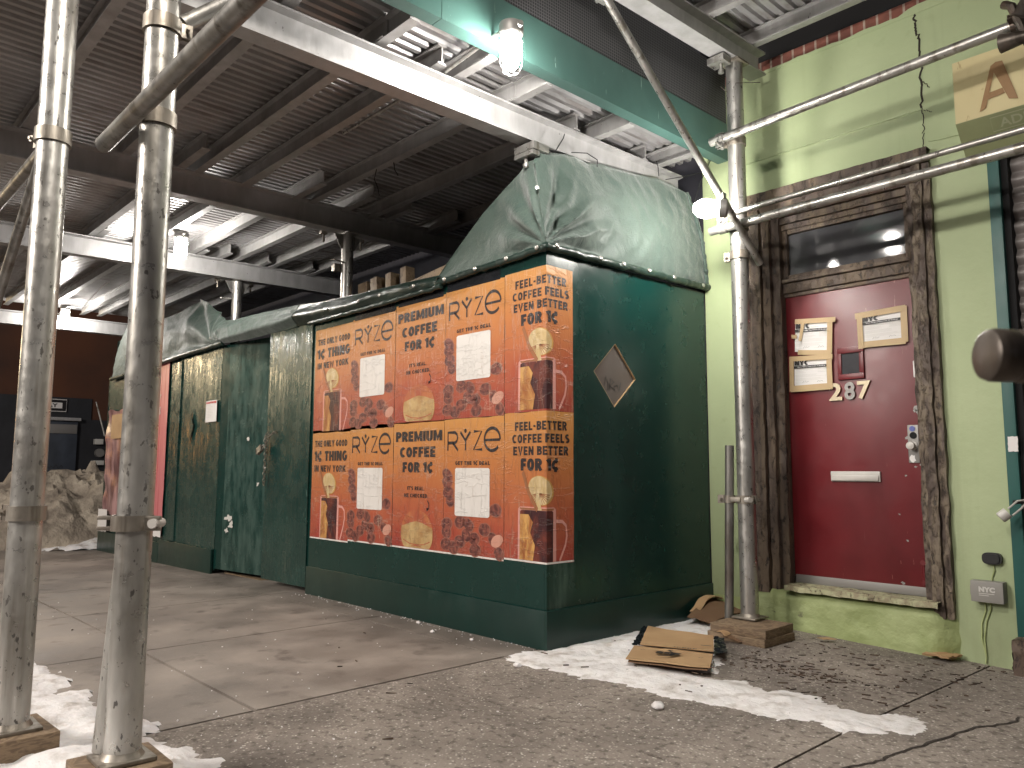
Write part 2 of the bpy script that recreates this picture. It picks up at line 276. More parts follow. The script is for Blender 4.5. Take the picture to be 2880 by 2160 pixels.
# ---------------------------------------------------------------- mesh helpers (all shapes are given in world metres)
def V(*a): return Vector(a)
class MB:
    def __init__(s): s.bm = bmesh.new()
    def face(s, pts):
        return s.bm.faces.new([s.bm.verts.new(p) for p in pts])
    def box(s, x0, x1, y0, y1, z0, z1, bev=0.0):
        return s.obox(V((x0+x1)/2, (y0+y1)/2, (z0+z1)/2), (V(1,0,0), V(0,1,0), V(0,0,1)), (x1-x0, y1-y0, z1-z0), bev)
    def obox(s, c, ax, dim, bev=0.0):
        t = bmesh.new(); bmesh.ops.create_cube(t, size=1)
        m = Matrix([list(ax[k]*dim[k]) for k in range(3)]).transposed()
        for v in t.verts: v.co = m @ v.co + c
        if m.determinant() < 0: bmesh.ops.reverse_faces(t, faces=t.faces)
        if bev: bmesh.ops.bevel(t, geom=list(t.edges), offset=bev, segments=2, affect='EDGES', profile=.6)
        return s.add(t)
    def add(s, t):
        me = bpy.data.meshes.new('t'); t.to_mesh(me); t.free(); s.bm.from_mesh(me); bpy.data.meshes.remove(me); return s
    def tube(s, pts, r, n=12, cap=True, r2=None):
        pts = [Vector(p) for p in pts]; rings = []
        up = None
        for i, p in enumerate(pts):
            d = (pts[min(i+1, len(pts)-1)] - pts[max(i-1, 0)]).normalized()
            if up is None: up = d.orthogonal().normalized()
            up = (up - d*up.dot(d)).normalized(); sd = d.cross(up)
            rr = r if not isinstance(r, (list, tuple)) else r[i]
            rings.append([s.bm.verts.new(p + (up*math.cos(2*math.pi*k/n) + sd*math.sin(2*math.pi*k/n))*rr) for k in range(n)])
        for a, b in zip(rings, rings[1:]):
            for k in range(n): s.bm.faces.new((a[k], a[(k+1)%n], b[(k+1)%n], b[k]))
        if cap: s.bm.faces.new(rings[0][::-1]); s.bm.faces.new(rings[-1])
        return s
    def pipe(s, a, b, r, n=20, wall=.006):      # open-ended hollow pipe
        a, b = Vector(a), Vector(b); d = (b-a).normalized(); up = d.orthogonal().normalized(); sd = d.cross(up)
        def ring(p, q): return [s.bm.verts.new(p + (up*math.cos(2*math.pi*k/n) + sd*math.sin(2*math.pi*k/n))*q) for k in range(n)]
        R_ = [ring(a, r-wall), ring(a, r), ring(b, r), ring(b, r-wall)]
        for q in range(4):
            A, B = R_[q], R_[(q+1) % 4]
            for k in range(n): s.bm.faces.new((A[k], A[(k+1)%n], B[(k+1)%n], B[k]))
        return s
    def lathe(s, prof, c, ax=V(0,0,1), n=20):
        c = Vector(c); up = ax.orthogonal().normalized(); sd = ax.cross(up); rings = []
        for r, h in prof:
            if r < 1e-5: rings.append([s.bm.verts.new(c+ax*h)])
            else: rings.append([s.bm.verts.new(c + ax*h + (up*math.cos(2*math.pi*k/n)+sd*math.sin(2*math.pi*k/n))*r) for k in range(n)])
        for a, b in zip(rings, rings[1:]):
            for k in range(n):
                f = [a[k % len(a)], a[(k+1) % len(a)], b[(k+1) % len(b)], b[k % len(b)]]
                f = list(dict.fromkeys(f))
                if len(f) > 2: s.bm.faces.new(f)
        return s
    def prism(s, poly, fr, depth):               # poly (u,v) in frame fr=(origin,U,V), extruded along U x V
        o, U, Vv = fr; N = U.cross(Vv).normalized()
        a = [s.bm.verts.new(o+U*u+Vv*v) for u, v in poly]; b = [s.bm.verts.new(o+U*u+Vv*v+N*depth) for u, v in poly]
        s.bm.faces.new(a[::-1]); s.bm.faces.new(b)
        for k in range(len(a)): s.bm.faces.new((a[k], a[(k+1)%len(a)], b[(k+1)%len(a)], b[k]))
        return s
    def grid(s, f, nu, nv, solid=0.0):
        g = [[s.bm.verts.new(f(i/nu, j/nv)) for j in range(nv+1)] for i in range(nu+1)]
        for i in range(nu):
            for j in range(nv): s.bm.faces.new((g[i][j], g[i+1][j], g[i+1][j+1], g[i][j+1]))
        if solid:
            s.bm.normal_update(); bmesh.ops.solidify(s.bm, geom=list(s.bm.faces), thickness=solid)
        return s
    def iprof(s, a, b, w, h, t, updir=V(0,0,1)):  # I-section from a to b (a, b on the bottom centre line)
        a, b = Vector(a), Vector(b); d = (b-a).normalized(); sd = d.cross(updir).normalized(); up = sd.cross(d)
        P = [(-w/2,0),(w/2,0),(w/2,t),(t/2,t*1.6),(t/2,h-t*1.6),(w/2,h-t),(w/2,h),(-w/2,h),(-w/2,h-t),(-t/2,h-t*1.6),(-t/2,t*1.6),(-w/2,t)]
        A = [s.bm.verts.new(a+sd*u+up*v) for u, v in P]; B = [s.bm.verts.new(b+sd*u+up*v) for u, v in P]
        s.bm.faces.new(A[::-1]); s.bm.faces.new(B)
        for k in range(12): s.bm.faces.new((A[k], A[(k+1)%12], B[(k+1)%12], B[k]))
        return s
    def build(s, name, mat, parent=None, smooth=35, disp=None):
        bmesh.ops.recalc_face_normals(s.bm, faces=s.bm.faces)
        org = parent['_o'] if parent is not None else None
        o3 = Vector(org) if org is not None else Vector((0,0,0))
        if parent is None and len(s.bm.verts):
            lo = [min(v.co[k] for v in s.bm.verts) for k in range(3)]; hi = [max(v.co[k] for v in s.bm.verts) for k in range(3)]
            o3 = Vector(((lo[0]+hi[0])/2, (lo[1]+hi[1])/2, lo[2]))
        for v in s.bm.verts: v.co -= o3
        me = bpy.data.meshes.new(name); s.bm.to_mesh(me); s.bm.free()
        if smooth:
            for p in me.polygons: p.use_smooth = True
            me.set_sharp_from_angle(angle=R(smooth))
        me.materials.append(MT[mat] if isinstance(mat, str) else mat)
        o = bpy.data.objects.new(name, me); C.objects.link(o)
        if parent is not None: o.parent = parent['ob']
        else: o.location = o3
        o2 = o; LAST[0] = {'ob': o2, '_o': tuple(o3)}
        return LAST[0]
LAST = [None]
def tag(h, label=None, cat=None, group=None, kind=None):
    o = h['ob']
    if label: o['label'] = label
    if cat: o['category'] = cat
    if group: o['group'] = group
    if kind: o['kind'] = kind
    return h
def thing(name, loc, label, cat, group=None):
    o = bpy.data.objects.new(name, None); o.empty_display_size = .1; C.objects.link(o); o.location = loc
    return tag({'ob': o, '_o': tuple(loc)}, label, cat, group)
def fold(*k): return V(*k)
def ns(x, y=0., z=0.): return noise.noise(Vector((x, y, z)))
def gz(x, y):                                     # the sidewalk falls a little to both sides
    return -.016*max(0, -x-2.7) - .035*max(0, x-.6)*max(0, min(1, y/1.7))

# ---------------------------------------------------------------- lettering
_TX = {}
def text_mesh(s, bold):
    if (s, bold) in _TX: return _TX[(s, bold)]
    cu = bpy.data.curves.new('t', 'FONT'); cu.body = s; cu.size = 1; cu.offset = bold; cu.resolution_u = 3
    cu.space_character = 1 + bold*1.2
    o = bpy.data.objects.new('t', cu); C.objects.link(o); bpy.context.view_layer.update()
    dg = bpy.context.evaluated_depsgraph_get(); me = bpy.data.meshes.new_from_object(o.evaluated_get(dg))
    bpy.data.objects.remove(o); bpy.data.curves.remove(cu)
    vs = [v.co.copy() for v in me.vertices]; fs = [list(p.vertices) for p in me.polygons]; bpy.data.meshes.remove(me)
    x0 = min(v.x for v in vs); x1 = max(v.x for v in vs); y0 = min(v.y for v in vs); y1 = max(v.y for v in vs)
    _TX[(s, bold)] = ([((v.x-x0)/(x1-x0), (v.y-y0)/(y1-y0)) for v in vs], fs, (x1-x0)/(y1-y0))
    return _TX[(s, bold)]
def put_text(mb, s, bold, f, u0, u1, v0, v1, depth=0):   # fills rectangle; f(u,v) -> world point
    vs, fs, _ = text_mesh(s, bold)
    P = [mb.bm.verts.new(f(u0+(u1-u0)*a, v0+(v1-v0)*b)) for a, b in vs]
    for q in fs:
        try: mb.bm.faces.new([P[k] for k in q])
        except ValueError: pass
    return mb
def arc(cx, cy, rx, ry, a0, a1, n=8): return [(cx+rx*math.cos(R(a0+(a1-a0)*k/n)), cy+ry*math.sin(R(a0+(a1-a0)*k/n))) for k in range(n+1)]
def glyph(ch):              # heavy poster capitals: centre-line strokes in a box of height 1
    t = .115; T, Bm = 1-t, t
    def G(w, *s): return (w, s)
    oval = arc(.31, .5, .31-t, .5-t, 0, 360, 20)
    D = {'A': G(.66, [(t*.9,-.0),(.33,1.0),(.66-t*.9,0)], [(.18,.27),(.48,.27)]), 'B': G(.6, [(t,0),(t,1)], [(t,T)]+arc(.30,.73,.19,.155,90,-90)+[(t,.56)], [(t,.49)]+arc(.31,.30,.19,.185,90,-90)+[(t,Bm)]),
     'C': G(.6, arc(.32,.5,.32-t,.5-t,48,312,16)), 'D': G(.62, [(t,0),(t,1)], [(t,T)]+arc(.22,.5,.29,.5-t,90,-90,12)+[(t,Bm)]), 'E': G(.52, [(t,0),(t,1)], [(t,T),(.52,T)], [(t,.5),(.47,.5)], [(t,Bm),(.52,Bm)]),
     'F': G(.5, [(t,0),(t,1)], [(t,T),(.5,T)], [(t,.48),(.45,.48)]), 'G': G(.64, arc(.33,.5,.33-t,.5-t,48,330,16)+[(.64-t,.46),(.36,.46)]), 'H': G(.64, [(t,0),(t,1)], [(.64-t,0),(.64-t,1)], [(t,.5),(.64-t,.5)]),
     'I': G(.23, [(t,0),(t,1)]), 'K': G(.62, [(t,0),(t,1)], [(.56,1),(.20,.48)], [(.28,.58),(.58,0)]), 'L': G(.5, [(t,1),(t,Bm),(.5,Bm)]), 'M': G(.84, [(t,0),(t,1)], [(.84-t,0),(.84-t,1)], [(t*1.1,.98),(.42,.20),(.84-t*1.1,.98)]),
     'N': G(.66, [(t,0),(t,1)], [(.66-t,0),(.66-t,1)], [(t*1.2,.96),(.66-t*1.2,.04)]), 'O': G(.62, oval), 'P': G(.58, [(t,0),(t,1)], [(t,T)]+arc(.28,.68,.19,.20,90,-90)+[(t,.48)]), 'R': G(.6, [(t,0),(t,1)], [(t,T)]+arc(.29,.69,.19,.195,90,-90)+[(t,.495)], [(.30,.48),(.52,0)]),
     'S': G(.58, arc(.29,.71,.29-t,.18,40,270,12)+arc(.29,.305,.29-t,.19,90,-140,12)), 'T': G(.56, [(0,T),(.56,T)], [(.28,T),(.28,0)]), 'U': G(.62, [(t,1),(t,.34)]+arc(.31,.30,.31-t,.30-t,180,360,10)+[(.62-t,.34),(.62-t,1)]),
     'V': G(.64, [(t*.9,1.0),(.32,.04),(.64-t*.9,1.0)]), 'W': G(.92, [(t*.8,1),(.26,.06),(.46,.86),(.66,.06),(.92-t*.8,1)]), 'Y': G(.62, [(t*.8,1),(.31,.44),(.62-t*.8,1)], [(.31,.46),(.31,0)]), 'Z': G(.54, [(.02,T),(.46,T),(.08,Bm),(.54,Bm)]),
     '1': G(.36, [(.24,1),(.24,0)], [(.0,.74),(.24,.90)]), '¢': G(.60, arc(.34,.46,.25,.30,50,310,14), [(.39,1.03),(.365,.70)], [(.32,.24),(.295,-.10)]), '-': G(.34, [(.03,.46),(.31,.46)]), "'": G(.16, [(.08,1),(.08,.70)]), '.': G(.2, [(.1,.0),(.1,.2)]), ' ': G(.22)}
    return D[ch]
def put_bold(mb, s, f, u0, u1, v0, v1, wt=.23):
    gp = .10; tot = sum(glyph(c_)[0] for c_ in s)+gp*(len(s)-1); x = 0; k = 0
    for c_ in s:
        w, st = glyph(c_)
        for q in st:
            k += 1; stroke(mb, [(u0+(x+p)/tot*(u1-u0), v0+(v1-v0)*h) for p, h in q], None, (lambda kk: lambda a, b: f(a, b, kk))(k % 5), False, (wt*(u1-u0)/tot, wt*(v1-v0)))
        x += w+gp
def stroke(mb, pts, w, f, closed=False, wxy=None):
    if wxy:                 # anisotropic pen, mitred corners
        sx, sy = wxy; q = [(p[0]/sx, p[1]/sy) for p in pts]; n = len(q); L = []; Rr = []; loop = math.hypot(q[0][0]-q[-1][0], q[0][1]-q[-1][1]) < 1e-6
        if loop: q = q[:-1]; n -= 1
        for i in range(n):
            d0 = Vector(q[i])-Vector(q[i-1]) if (i or loop) else None; d1 = Vector(q[(i+1) % n])-Vector(q[i]) if (i < n-1 or loop) else None
            d0 = d0.normalized() if d0 else d1.normalized(); d1 = d1.normalized() if d1 else d0
            t = (d0+d1); t = t.normalized() if t.length > 1e-3 else d0; nn = Vector((-t.y, t.x)); m = min(1.7, 1/max(.35, nn.dot(Vector((-d0.y, d0.x)))))*.5
            a, b = Vector(q[i])+nn*m, Vector(q[i])-nn*m; L.append(mb.bm.verts.new(f(a.x*sx, a.y*sy))); Rr.append(mb.bm.verts.new(f(b.x*sx, b.y*sy)))
        for i in range(n if loop else n-1): j = (i+1) % n; mb.bm.faces.new((L[i], L[j], Rr[j], Rr[i]))
        return
    n = len(pts); L = []; Rr = []
    for i, (x, y) in enumerate(pts):
        a = pts[i-1] if (i or closed) else pts[0]; b = pts[(i+1) % n] if (i < n-1 or closed) else pts[-1]
        dx, dy = b[0]-a[0], b[1]-a[1]; l = math.hypot(dx, dy) or 1; nx, ny = -dy/l*w/2, dx/l*w/2
        L.append(mb.bm.verts.new(f(x+nx, y+ny))); Rr.append(mb.bm.verts.new(f(x-nx, y-ny)))
    for i in range(n if closed else n-1):
        j = (i+1) % n; mb.bm.faces.new((L[i], L[j], Rr[j], Rr[i]))
def blob(mb, cx, cy, rx, ry, f, rot=0, n=20, wob=0):
    c, s_ = math.cos(rot), math.sin(rot); P = []
    for k in range(n):
        a = 2*math.pi*k/n; q = 1+wob*ns(math.cos(a)*1.5+cx*9, math.sin(a)*1.5+cy*9)
        x, y = rx*math.cos(a)*q, ry*math.sin(a)*q; P.append(mb.bm.verts.new(f(cx+x*c-y*s_, cy+x*s_+y*c)))
    mb.bm.faces.new(P)

# ================================================================ GROUND
def slab_grid(mb, x0, x1, y0, y1, dz=0.0, nx=1, ny=1, lip=.06):
    xs = [x0+(x1-x0)*i/nx for i in range(nx+1)]; ys = [y0+(y1-y0)*j/ny for j in range(ny+1)]
    g = [[mb.bm.verts.new((x, y, gz(x, y)+dz)) for y in ys] for x in xs]
    for i in range(nx):
        for j in range(ny): mb.bm.faces.new((g[i][j], g[i+1][j], g[i+1][j+1], g[i][j+1]))
    rim = [g[i][0] for i in range(nx+1)]+[g[nx][j] for j in range(1, ny+1)]+[g[i][ny] for i in range(nx-1, -1, -1)]+[g[0][j] for j in range(ny-1, 0, -1)]
    low = [mb.bm.verts.new(v.co+V(random.uniform(-.002,.002), random.uniform(-.002,.002), -lip)) for v in rim]
    for k in range(len(rim)): mb.bm.faces.new((rim[k], rim[(k+1)%len(rim)], low[(k+1)%len(rim)], low[k]))
mb = MB(); mb.grid(lambda u, v: V(-14+26*u, -16+18.4*v, gz(-14+26*u, -16+18.4*v)-.045), 52, 16); tag(mb.build('ground', 'groove', smooth=0), kind='structure')
mb = MB()
xs = [-14, -12.1, -10.6, -9.1, -7.58, -6.06, -4.52, -3.03, -1.56, -.062]; ys = [-4.6, -3.2, -1.755, -.28, 1.72]
for a, b in zip(xs, xs[1:]):
    for c_, d_ in zip(ys, ys[1:]):
        g = .006; w = .012 if abs(c_+1.755) < .01 else .006
        slab_grid(mb, a+g, b-g, c_+w, d_-g, 0, 2, 4)
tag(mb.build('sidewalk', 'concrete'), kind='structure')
mb = MB()
slab_grid(mb, -.05, 1.80, -.905, .735, 0, 6, 6); slab_grid(mb, -.05, 1.80, .745, 1.9, 0, 6, 6)
slab_grid(mb, -.05, 2.03, -4.6, -.915, 0, 6, 6)
slab_grid(mb, 1.812, 8, -.905, .765, 0, 12, 6); slab_grid(mb, 1.812, 8, .775, 1.9, 0, 12, 6); slab_grid(mb, 2.04, 8, -4.6, -.915, 0, 8, 6)
tag(mb.build('pavement', 'pavement'), kind='structure')
mb = MB(); mb.grid(lambda u, v: V(-60+100*u, -40+35.3*v, -.16-.004*abs(-60+100*u)*.5), 20, 8); mb.grid(lambda u, v: V(-60+45.9*u, -4.7+30*v, -.18-.002*(1-u)), 8, 8)
tag(mb.build('road', 'asphalt', smooth=0), kind='structure')
# crack across the pitted pavement
mb = MB(); P = [(1.90,-.9),(1.955,-.62),(1.974,-.50),(2.03,-.35),(2.043,-.226),(2.09,.05),(2.124,.331),(2.2,.55),(2.217,.741)]
Q = []
for (a, b), (c_, d_) in zip(P, P[1:]):
    for k in range(5): t = k/5; x = a+(c_-a)*t+.02*ns(a*9+t*7, b*5); y = b+(d_-b)*t; Q.append((x, y))
stroke(mb, Q, .011, lambda x, y: V(x, y, gz(x, y)+.003)); tag(mb.build('pavement_crack', 'groove', smooth=0), kind='structure')

def pip(x, y, P):
    c_ = False; j = len(P)-1
    for i in range(len(P)):
        if (P[i][1] > y) != (P[j][1] > y) and x < (P[j][0]-P[i][0])*(y-P[i][1])/(P[j][1]-P[i][1])+P[i][0]: c_ = not c_
        j = i
    return c_
def dist(x, y, P):
    best = 9
    for (a, b), (c_, d_) in zip(P, P[1:]+P[:1]):
        dx, dy = c_-a, d_-b; t = max(0, min(1, ((x-a)*dx+(y-b)*dy)/(dx*dx+dy*dy+1e-12))); best = min(best, math.hypot(x-a-t*dx, y-b-t*dy))
    return best
def snow(name, P, step, hmax, rise, lump, label, gfun=gz, mat='snow', cat='snow patch'):
    x0 = min(p[0] for p in P)-.1; x1 = max(p[0] for p in P)+.1; y0 = min(p[1] for p in P)-.1; y1 = max(p[1] for p in P)+.1
    nx = int((x1-x0)/step); ny = int((y1-y0)/step); mb = MB(); G = {}
    for i in range(nx+1):
        for j in range(ny+1):
            x = x0+i*step; y = y0+j*step
            d = dist(x, y, P)*(1 if pip(x, y, P) else -1) + .035*lump*ns(x*7, y*7, 3) + .03*lump*ns(x*19, y*19, 8) + .025*ns(x*45, y*45, 6)
            if d < -.03: continue
            h = -.02 if d < 0 else min(1, (d/rise))**.6*hmax*(.65+.6*ns(x*5, y*5)+.35*ns(x*14, y*14, 2)+.15*ns(x*40, y*40, 5))
            if d < 0: h = d*.35
            G[i, j] = mb.bm.verts.new((x, y, gfun(x, y)+h))
    for (i, j) in list(G):
        q = [(i,j),(i+1,j),(i+1,j+1),(i,j+1)]
        if all(k in G for k in q): mb.bm.faces.new([G[k] for k in q])
    bmesh.ops.delete(mb.bm, geom=[v for v in mb.bm.verts if not v.link_faces], context='VERTS')
    return tag(mb.build(name, mat, smooth=60), label, cat, None, 'stuff')
s1 = [(0,1.60),(.05,1.45),(.27,1.50),(.47,1.15),(.62,.85),(.95,.30),(.80,.20),(1.0,.19),(1.12,.28),(1.29,.18),(1.33,.27),(1.495,.29),(1.576,.2),(1.76,.207),(1.85,.307),(1.965,.274),(2.03,.2),(1.995,.02),(1.93,.02),(1.90,-.08),(1.83,-.105),(1.68,-.10),(1.5,-.173),(1.385,-.174),(1.1,-.225),(.987,-.264),(.763,-.237),(.549,-.304),(.311,-.295),(.16,-.365),(-.022,-.311),(-.095,-.085),(0,-.03)]
snow('snow_patch', s1, .013, .024, .20, 1, 'thin white snow patch from the green hoarding corner past the flattened cardboard')
s2 = [(-3.2,-2.35),(-2.44,-2.29),(-2.157,-2.223),(-1.56,-2.267),(-1.27,-2.225),(-1.1,-2.21),(-.97,-2.307),(-.88,-2.21),(-.79,-2.188),(-.417,-2.282),(-.29,-2.173),(-.165,-2.066),(-.057,-2.176),(-.087,-2.236),(.071,-2.219),(.234,-2.162),(.388,-2.109),(.62,-2.12),(.9,-2.3),(1.1,-2.7),(.9,-3.3),(-3.2,-3.4)]
snow('snow_patch', s2, .03, .05, .3, 1.7, 'lumpy trodden snow around the timber blocks under the two near posts')
s3 = [(-9.33,-.66),(-9.34,-.352),(-10.17,.093),(-11.5,.8),(-9.6,.9),(-8.95,.1),(-8.9,-.40)]
snow('snow_patch', s3, .06, .13, .3, 2, 'small bank of white snow at the far end of the hoarding')
s4 = [(-11.2,-3.5),(-10.2,-1.6),(-10.3,-.6),(-10.1,.4),(-10.4,1.6),(-11,2.6),(-13,2.6),(-13.6,-1),(-13,-3.5)]
def pilez(x, y): return -.15 + max(0, 1.0-((x+11.9)/1.6)**2)*(.62+.26*(y+.3))*.9 if True else 0
mb = MB()
def pile(u, v):
    x = -14+4.2*u; y = -4.5+8*v; e = max(0, 1-((u-.5)/.5)**2)**.6*max(0, 1-max(0, (.45-v)/.45)**2)
    h = (.50+.65*v)*1.15
    return V(x, y, -.17 + e*h*(1+.30*ns(x*2.6, y*2.6)+.2*ns(x*6, y*6)+.1*abs(ns(x*14, y*14))))
mb.grid(pile, 70, 110); tag(mb.build('snow_pile', 'dirtysnow', smooth=25), 'tall heap of dirty tan ploughed snow beyond the hoarding', 'snow pile')

# ================================================================ BUILDINGS
fac = thing('green_building', (1, 1.74, 0), 'pale green stucco building front around the red door', 'building')
mb = MB()
Dy = 1.74
def wallquad(x0, x1, z0, z1): mb.box(x0, x1, Dy, Dy+.35, z0, z1)
wallquad(.0, .362, -.2, 3.97); wallquad(1.63, 1.95, -.2, 3.97); wallquad(.362, 1.63, 3.045, 3.97); wallquad(1.95, 5, 2.90, 3.97)
mb.box(.362, 1.63, Dy+.34, Dy+.40, -.2, 3.045)
mb.build('wall', 'stucco', fac, smooth=0)
mb = MB(); mb.box(0, 5, Dy+.02, Dy+.35, 3.972, 4.072)
mb.build('brick_strip', 'brick', fac, smooth=0)
mb = MB(); mb.box(0, 5, Dy+.16, Dy+.35, 4.073, 6.5); mb.build('shaded_upper_wall', 'dark', fac, smooth=0)  # near-black colour paints the shade of the gap above the bricks
mb = MB()   # ragged stucco edge over the bricks
Q = [(-.0, 3.97)]
for k in range(81): x = k*5/80; Q.append((x, 3.985+.018*ns(x*9)+.01*ns(x*30) + (.05 if 1.5 < x < 5 else 0)*(.6+.4*ns(x*3))))
Q.append((5, 3.96)); Q.append((0, 3.96)); mb.prism([(x, z) for x, z in Q[1:]], (V(0, Dy-.002, 0), V(1,0,0), V(0,0,1)), -.018) if False else mb.prism([(x, z) for x, z in Q[1:]][::-1], (V(0, Dy+.012, 0), V(1,0,0), V(0,0,1)), .016)
mb.build('stucco_edge', 'stucco', fac, smooth=0)
mb = MB()
def crack(P, w, amp):
    Q = []
    for (a, b), (c_, d_) in zip(P, P[1:]):
        for k in range(8): t = k/8; Q.append((a+(c_-a)*t+amp*ns(b*13+t*9+a, 3), b+(d_-b)*t+amp*ns(a*13+t*9, 7)))
    Q.append(P[-1]); stroke(mb, Q, w, lambda x, z: V(x, Dy-.003, z))
crack([(1.597,3.96),(1.60,3.86),(1.616,3.777),(1.617,3.529),(1.611,3.326)], .013, .022)
crack([(1.611,3.326),(1.617,3.2),(1.607,3.064)], .006, .018); crack([(1.617,3.50),(1.65,3.47),(1.66,3.44)], .005, .012)
crack([(1.62,3.31),(1.67,3.28)], .004, .01)
mb.build('plaster_crack', 'groove', fac, smooth=0)
mb = MB(); mb.tube([(.3,Dy-.003,3.316),(.674,Dy-.003,3.319),(1.611,Dy-.003,3.316)], .005, 6); mb.tube([(1.64,Dy-.003,3.10),(1.70,Dy-.003,3.09),(1.82,Dy-.003,3.086),(2.6,Dy-.003,3.08)], .005, 6)
mb.build('plaster_seam', 'stucco', fac)
# base of the wall right of the step
mb = MB(); mb.grid(lambda u, v: V(0+.40*u, Dy-.006+.004*ns(u*6, v*5), -.15+.30*v), 6, 6)
mb.build('wall_base', 'step', fac)
st = MB()
def stepf(x0, x1, y0, y1, z0, z1, wob=.012):
    def f(u, v):
        x = x0+(x1-x0)*u
        # profile: up the front, then back over the tread
        L = (z1-z0); D2 = (y1-y0); s_ = v*(L+D2)
        y, z = (y0, z0+s_) if s_ < L else (y0+s_-L, z1)
        if x > 1.52: kx = min(1, (x-1.52)/.2); y = y+(Dy+.03-y)*kx*kx*(3-2*kx) if s_ < L else max(y, Dy+.03)*kx+y*(1-kx); z -= .03*kx
        k = min(1, abs(s_-L)/.04); rr = .018*(1-k)
        return V(x+.006*ns(u*9, v*9), y+rr+wob*ns(x*6, z*7, 1)+.006*ns(x*20, z*20), z-rr-wob*.8*abs(ns(x*5, y*9, 4)))
    st.grid(f, 60, 24)
stepf(.40, 1.72, 1.655, Dy+.1, -.15, .245)
tag(st.build('door_step', 'step', smooth=50), 'chipped pale green concrete step below the red door', 'step')
# ---- door frame
fr = thing('door_frame', (.99, 1.7, .25), 'peeling dark brown wooden door surround with a transom window', 'door frame')
def jamb(segs, z0, z1, mat, wob=.006):
    mb = MB()
    for x0, x1, y0 in segs:
        def f(u, v):
            z = z0+(z1-z0)*v; a = u*3
            if a < 1: x, y = x0, Dy+.09+(y0-Dy-.09)*a
            elif a < 2: x, y = x0+(x1-x0)*(a-1), y0
            else: x, y = x1, y0+(Dy+.09-y0)*(a-2)
            return V(x+wob*ns(z*9, x*30, y*20), y+wob*1.6*ns(z*8, x*40, 2)+wob*.6*ns(z*40, x*60, 2), z)
        mb.grid(f, 9, 90)
    return mb
jamb([(.355,.405,1.70),(.409,.50,1.665),(.504,.56,1.70),(.562,.618,1.74)], .22, 2.92, 'frame').build('jamb', 'frame', fr, smooth=40)
jamb([(1.49,1.535,1.73),(1.538,1.60,1.68),(1.603,1.645,1.70)], .19, 2.95, 'frame_peel', .009).build('jamb', 'frame_peel', fr, smooth=40)
mb = MB()
for z0, z1, y0 in ((2.955,3.045,1.67),(2.905,2.952,1.70),(2.85,2.902,1.73),(2.80,2.847,1.755),(2.76,2.797,1.775)):
    x0, x1 = (.355, 1.645) if z0 > 2.9 else (.62, 1.49)
    if z0 == 2.905: x0, x1 = .36, 1.64
    mb.grid(lambda u, v: V(x0+(x1-x0)*u, (Dy+.09 if v in (0, 1) else y0)+.004*ns(u*30, z0*9), (z0 if v < .5 else z1)+.003*ns(u*25, z0*7)), 60, 3)
mb.build('header', 'frame', fr, smooth=30)
mb = MB(); mb.box(.62, 1.49, 1.775, 1.83, 2.30, 2.37, .006); mb.box(.62, 1.49, 1.755, 1.83, 2.372, 2.398, .006); mb.box(.62, 1.49, 1.79, 1.83, 2.272, 2.298, .004)
mb.build('transom_bar', 'frame', fr)
tw = MB(); tw.box(.62, .655, 1.785, 1.83, 2.40, 2.76, .005); tw.box(1.45, 1.49, 1.785, 1.83, 2.40, 2.76, .005); tw.box(.656, 1.449, 1.785, 1.83, 2.40, 2.43, .005); tw.box(.656, 1.449, 1.785, 1.83, 2.728, 2.76, .005)
tw = tw.build('transom_window', 'frame', fr)
mb = MB(); mb.box(.656, 1.449, 1.812, 1.818, 2.431, 2.727); mb.build('glass', 'glass', tw, smooth=0)
mb = MB(); mb.grid(lambda u, v: V(.635+.95*u, 1.615+.22*max(0, v-.12)/.88+.006*ns(u*14, v*4)*(1-v), .288+.007*ns(u*12, v*3)-(.034*(1-v/.12) if v < .12 else 0)), 60, 16)
mb.build('sill', 'sill', fr, smooth=40)
# ---- door
dr = thing('front_door', (1.04, 1.82, .28), 'dark red steel front door numbered 287', 'door')
mb = MB(); mb.box(.622, 1.487, 1.80, 1.845, .335, 2.27, .003); mb.build('door_slab', 'reddoor', dr)
mb = MB(); mb.box(.63, 1.478, 1.795, 1.80, .29, .345, .001); mb.build('kick_plate', 'dull', dr)
mb = MB(); mb.box(.906, 1.228, 1.785, 1.80, .98, 1.046, .004); ms = mb.build('mail_slot', 'nickel', dr)
mb = MB(); mb.box(.915, 1.219, 1.776, 1.7845, .985, 1.020, .004); mb.build('flap', 'nickel', ms)
mb = MB()
for a in ((.985,1.157,1.828,1.868),(.985,1.157,1.652,1.690),(.985,1.010,1.6905,1.8275),(1.128,1.157,1.6905,1.8275)): mb.box(a[0], a[1], 1.782, 1.80, a[2], a[3], .003)
pw = mb.build('peep_window', 'reddoor', dr); mb = MB(); mb.box(1.010, 1.128, 1.792, 1.799, 1.69, 1.828); mb.build('glass', 'glass', pw, smooth=0)
mb = MB(); mb.box(1.404, 1.468, 1.793, 1.80, 1.10, 1.335, .002); lp = mb.build('lock_plate', 'dull', dr)
mb = MB(); mb.lathe([(0,.062),(.014,.062),(.024,.058),(.027,.045),(.022,.03),(.012,.02),(.012,0),(.026,0),(.026,.006),(.013,.01)], (1.436,1.793,1.205), V(0,-1,0)); mb.build('knob', 'nickel', lp)
mb = MB(); mb.lathe([(0,.004),(.021,.004),(.021,0)], (1.438,1.7925,1.270), V(0,-1,0)); mb.build('keyhole', 'dark', lp)
mb = MB(); mb.lathe([(0,.004),(.017,.003),(.017,0)], (1.434,1.7925,1.312), V(0,-1,0)); mb.build('sticker', paint('faded_blue_sticker', (.10,.13,.38), .5, .4, 0), lp)
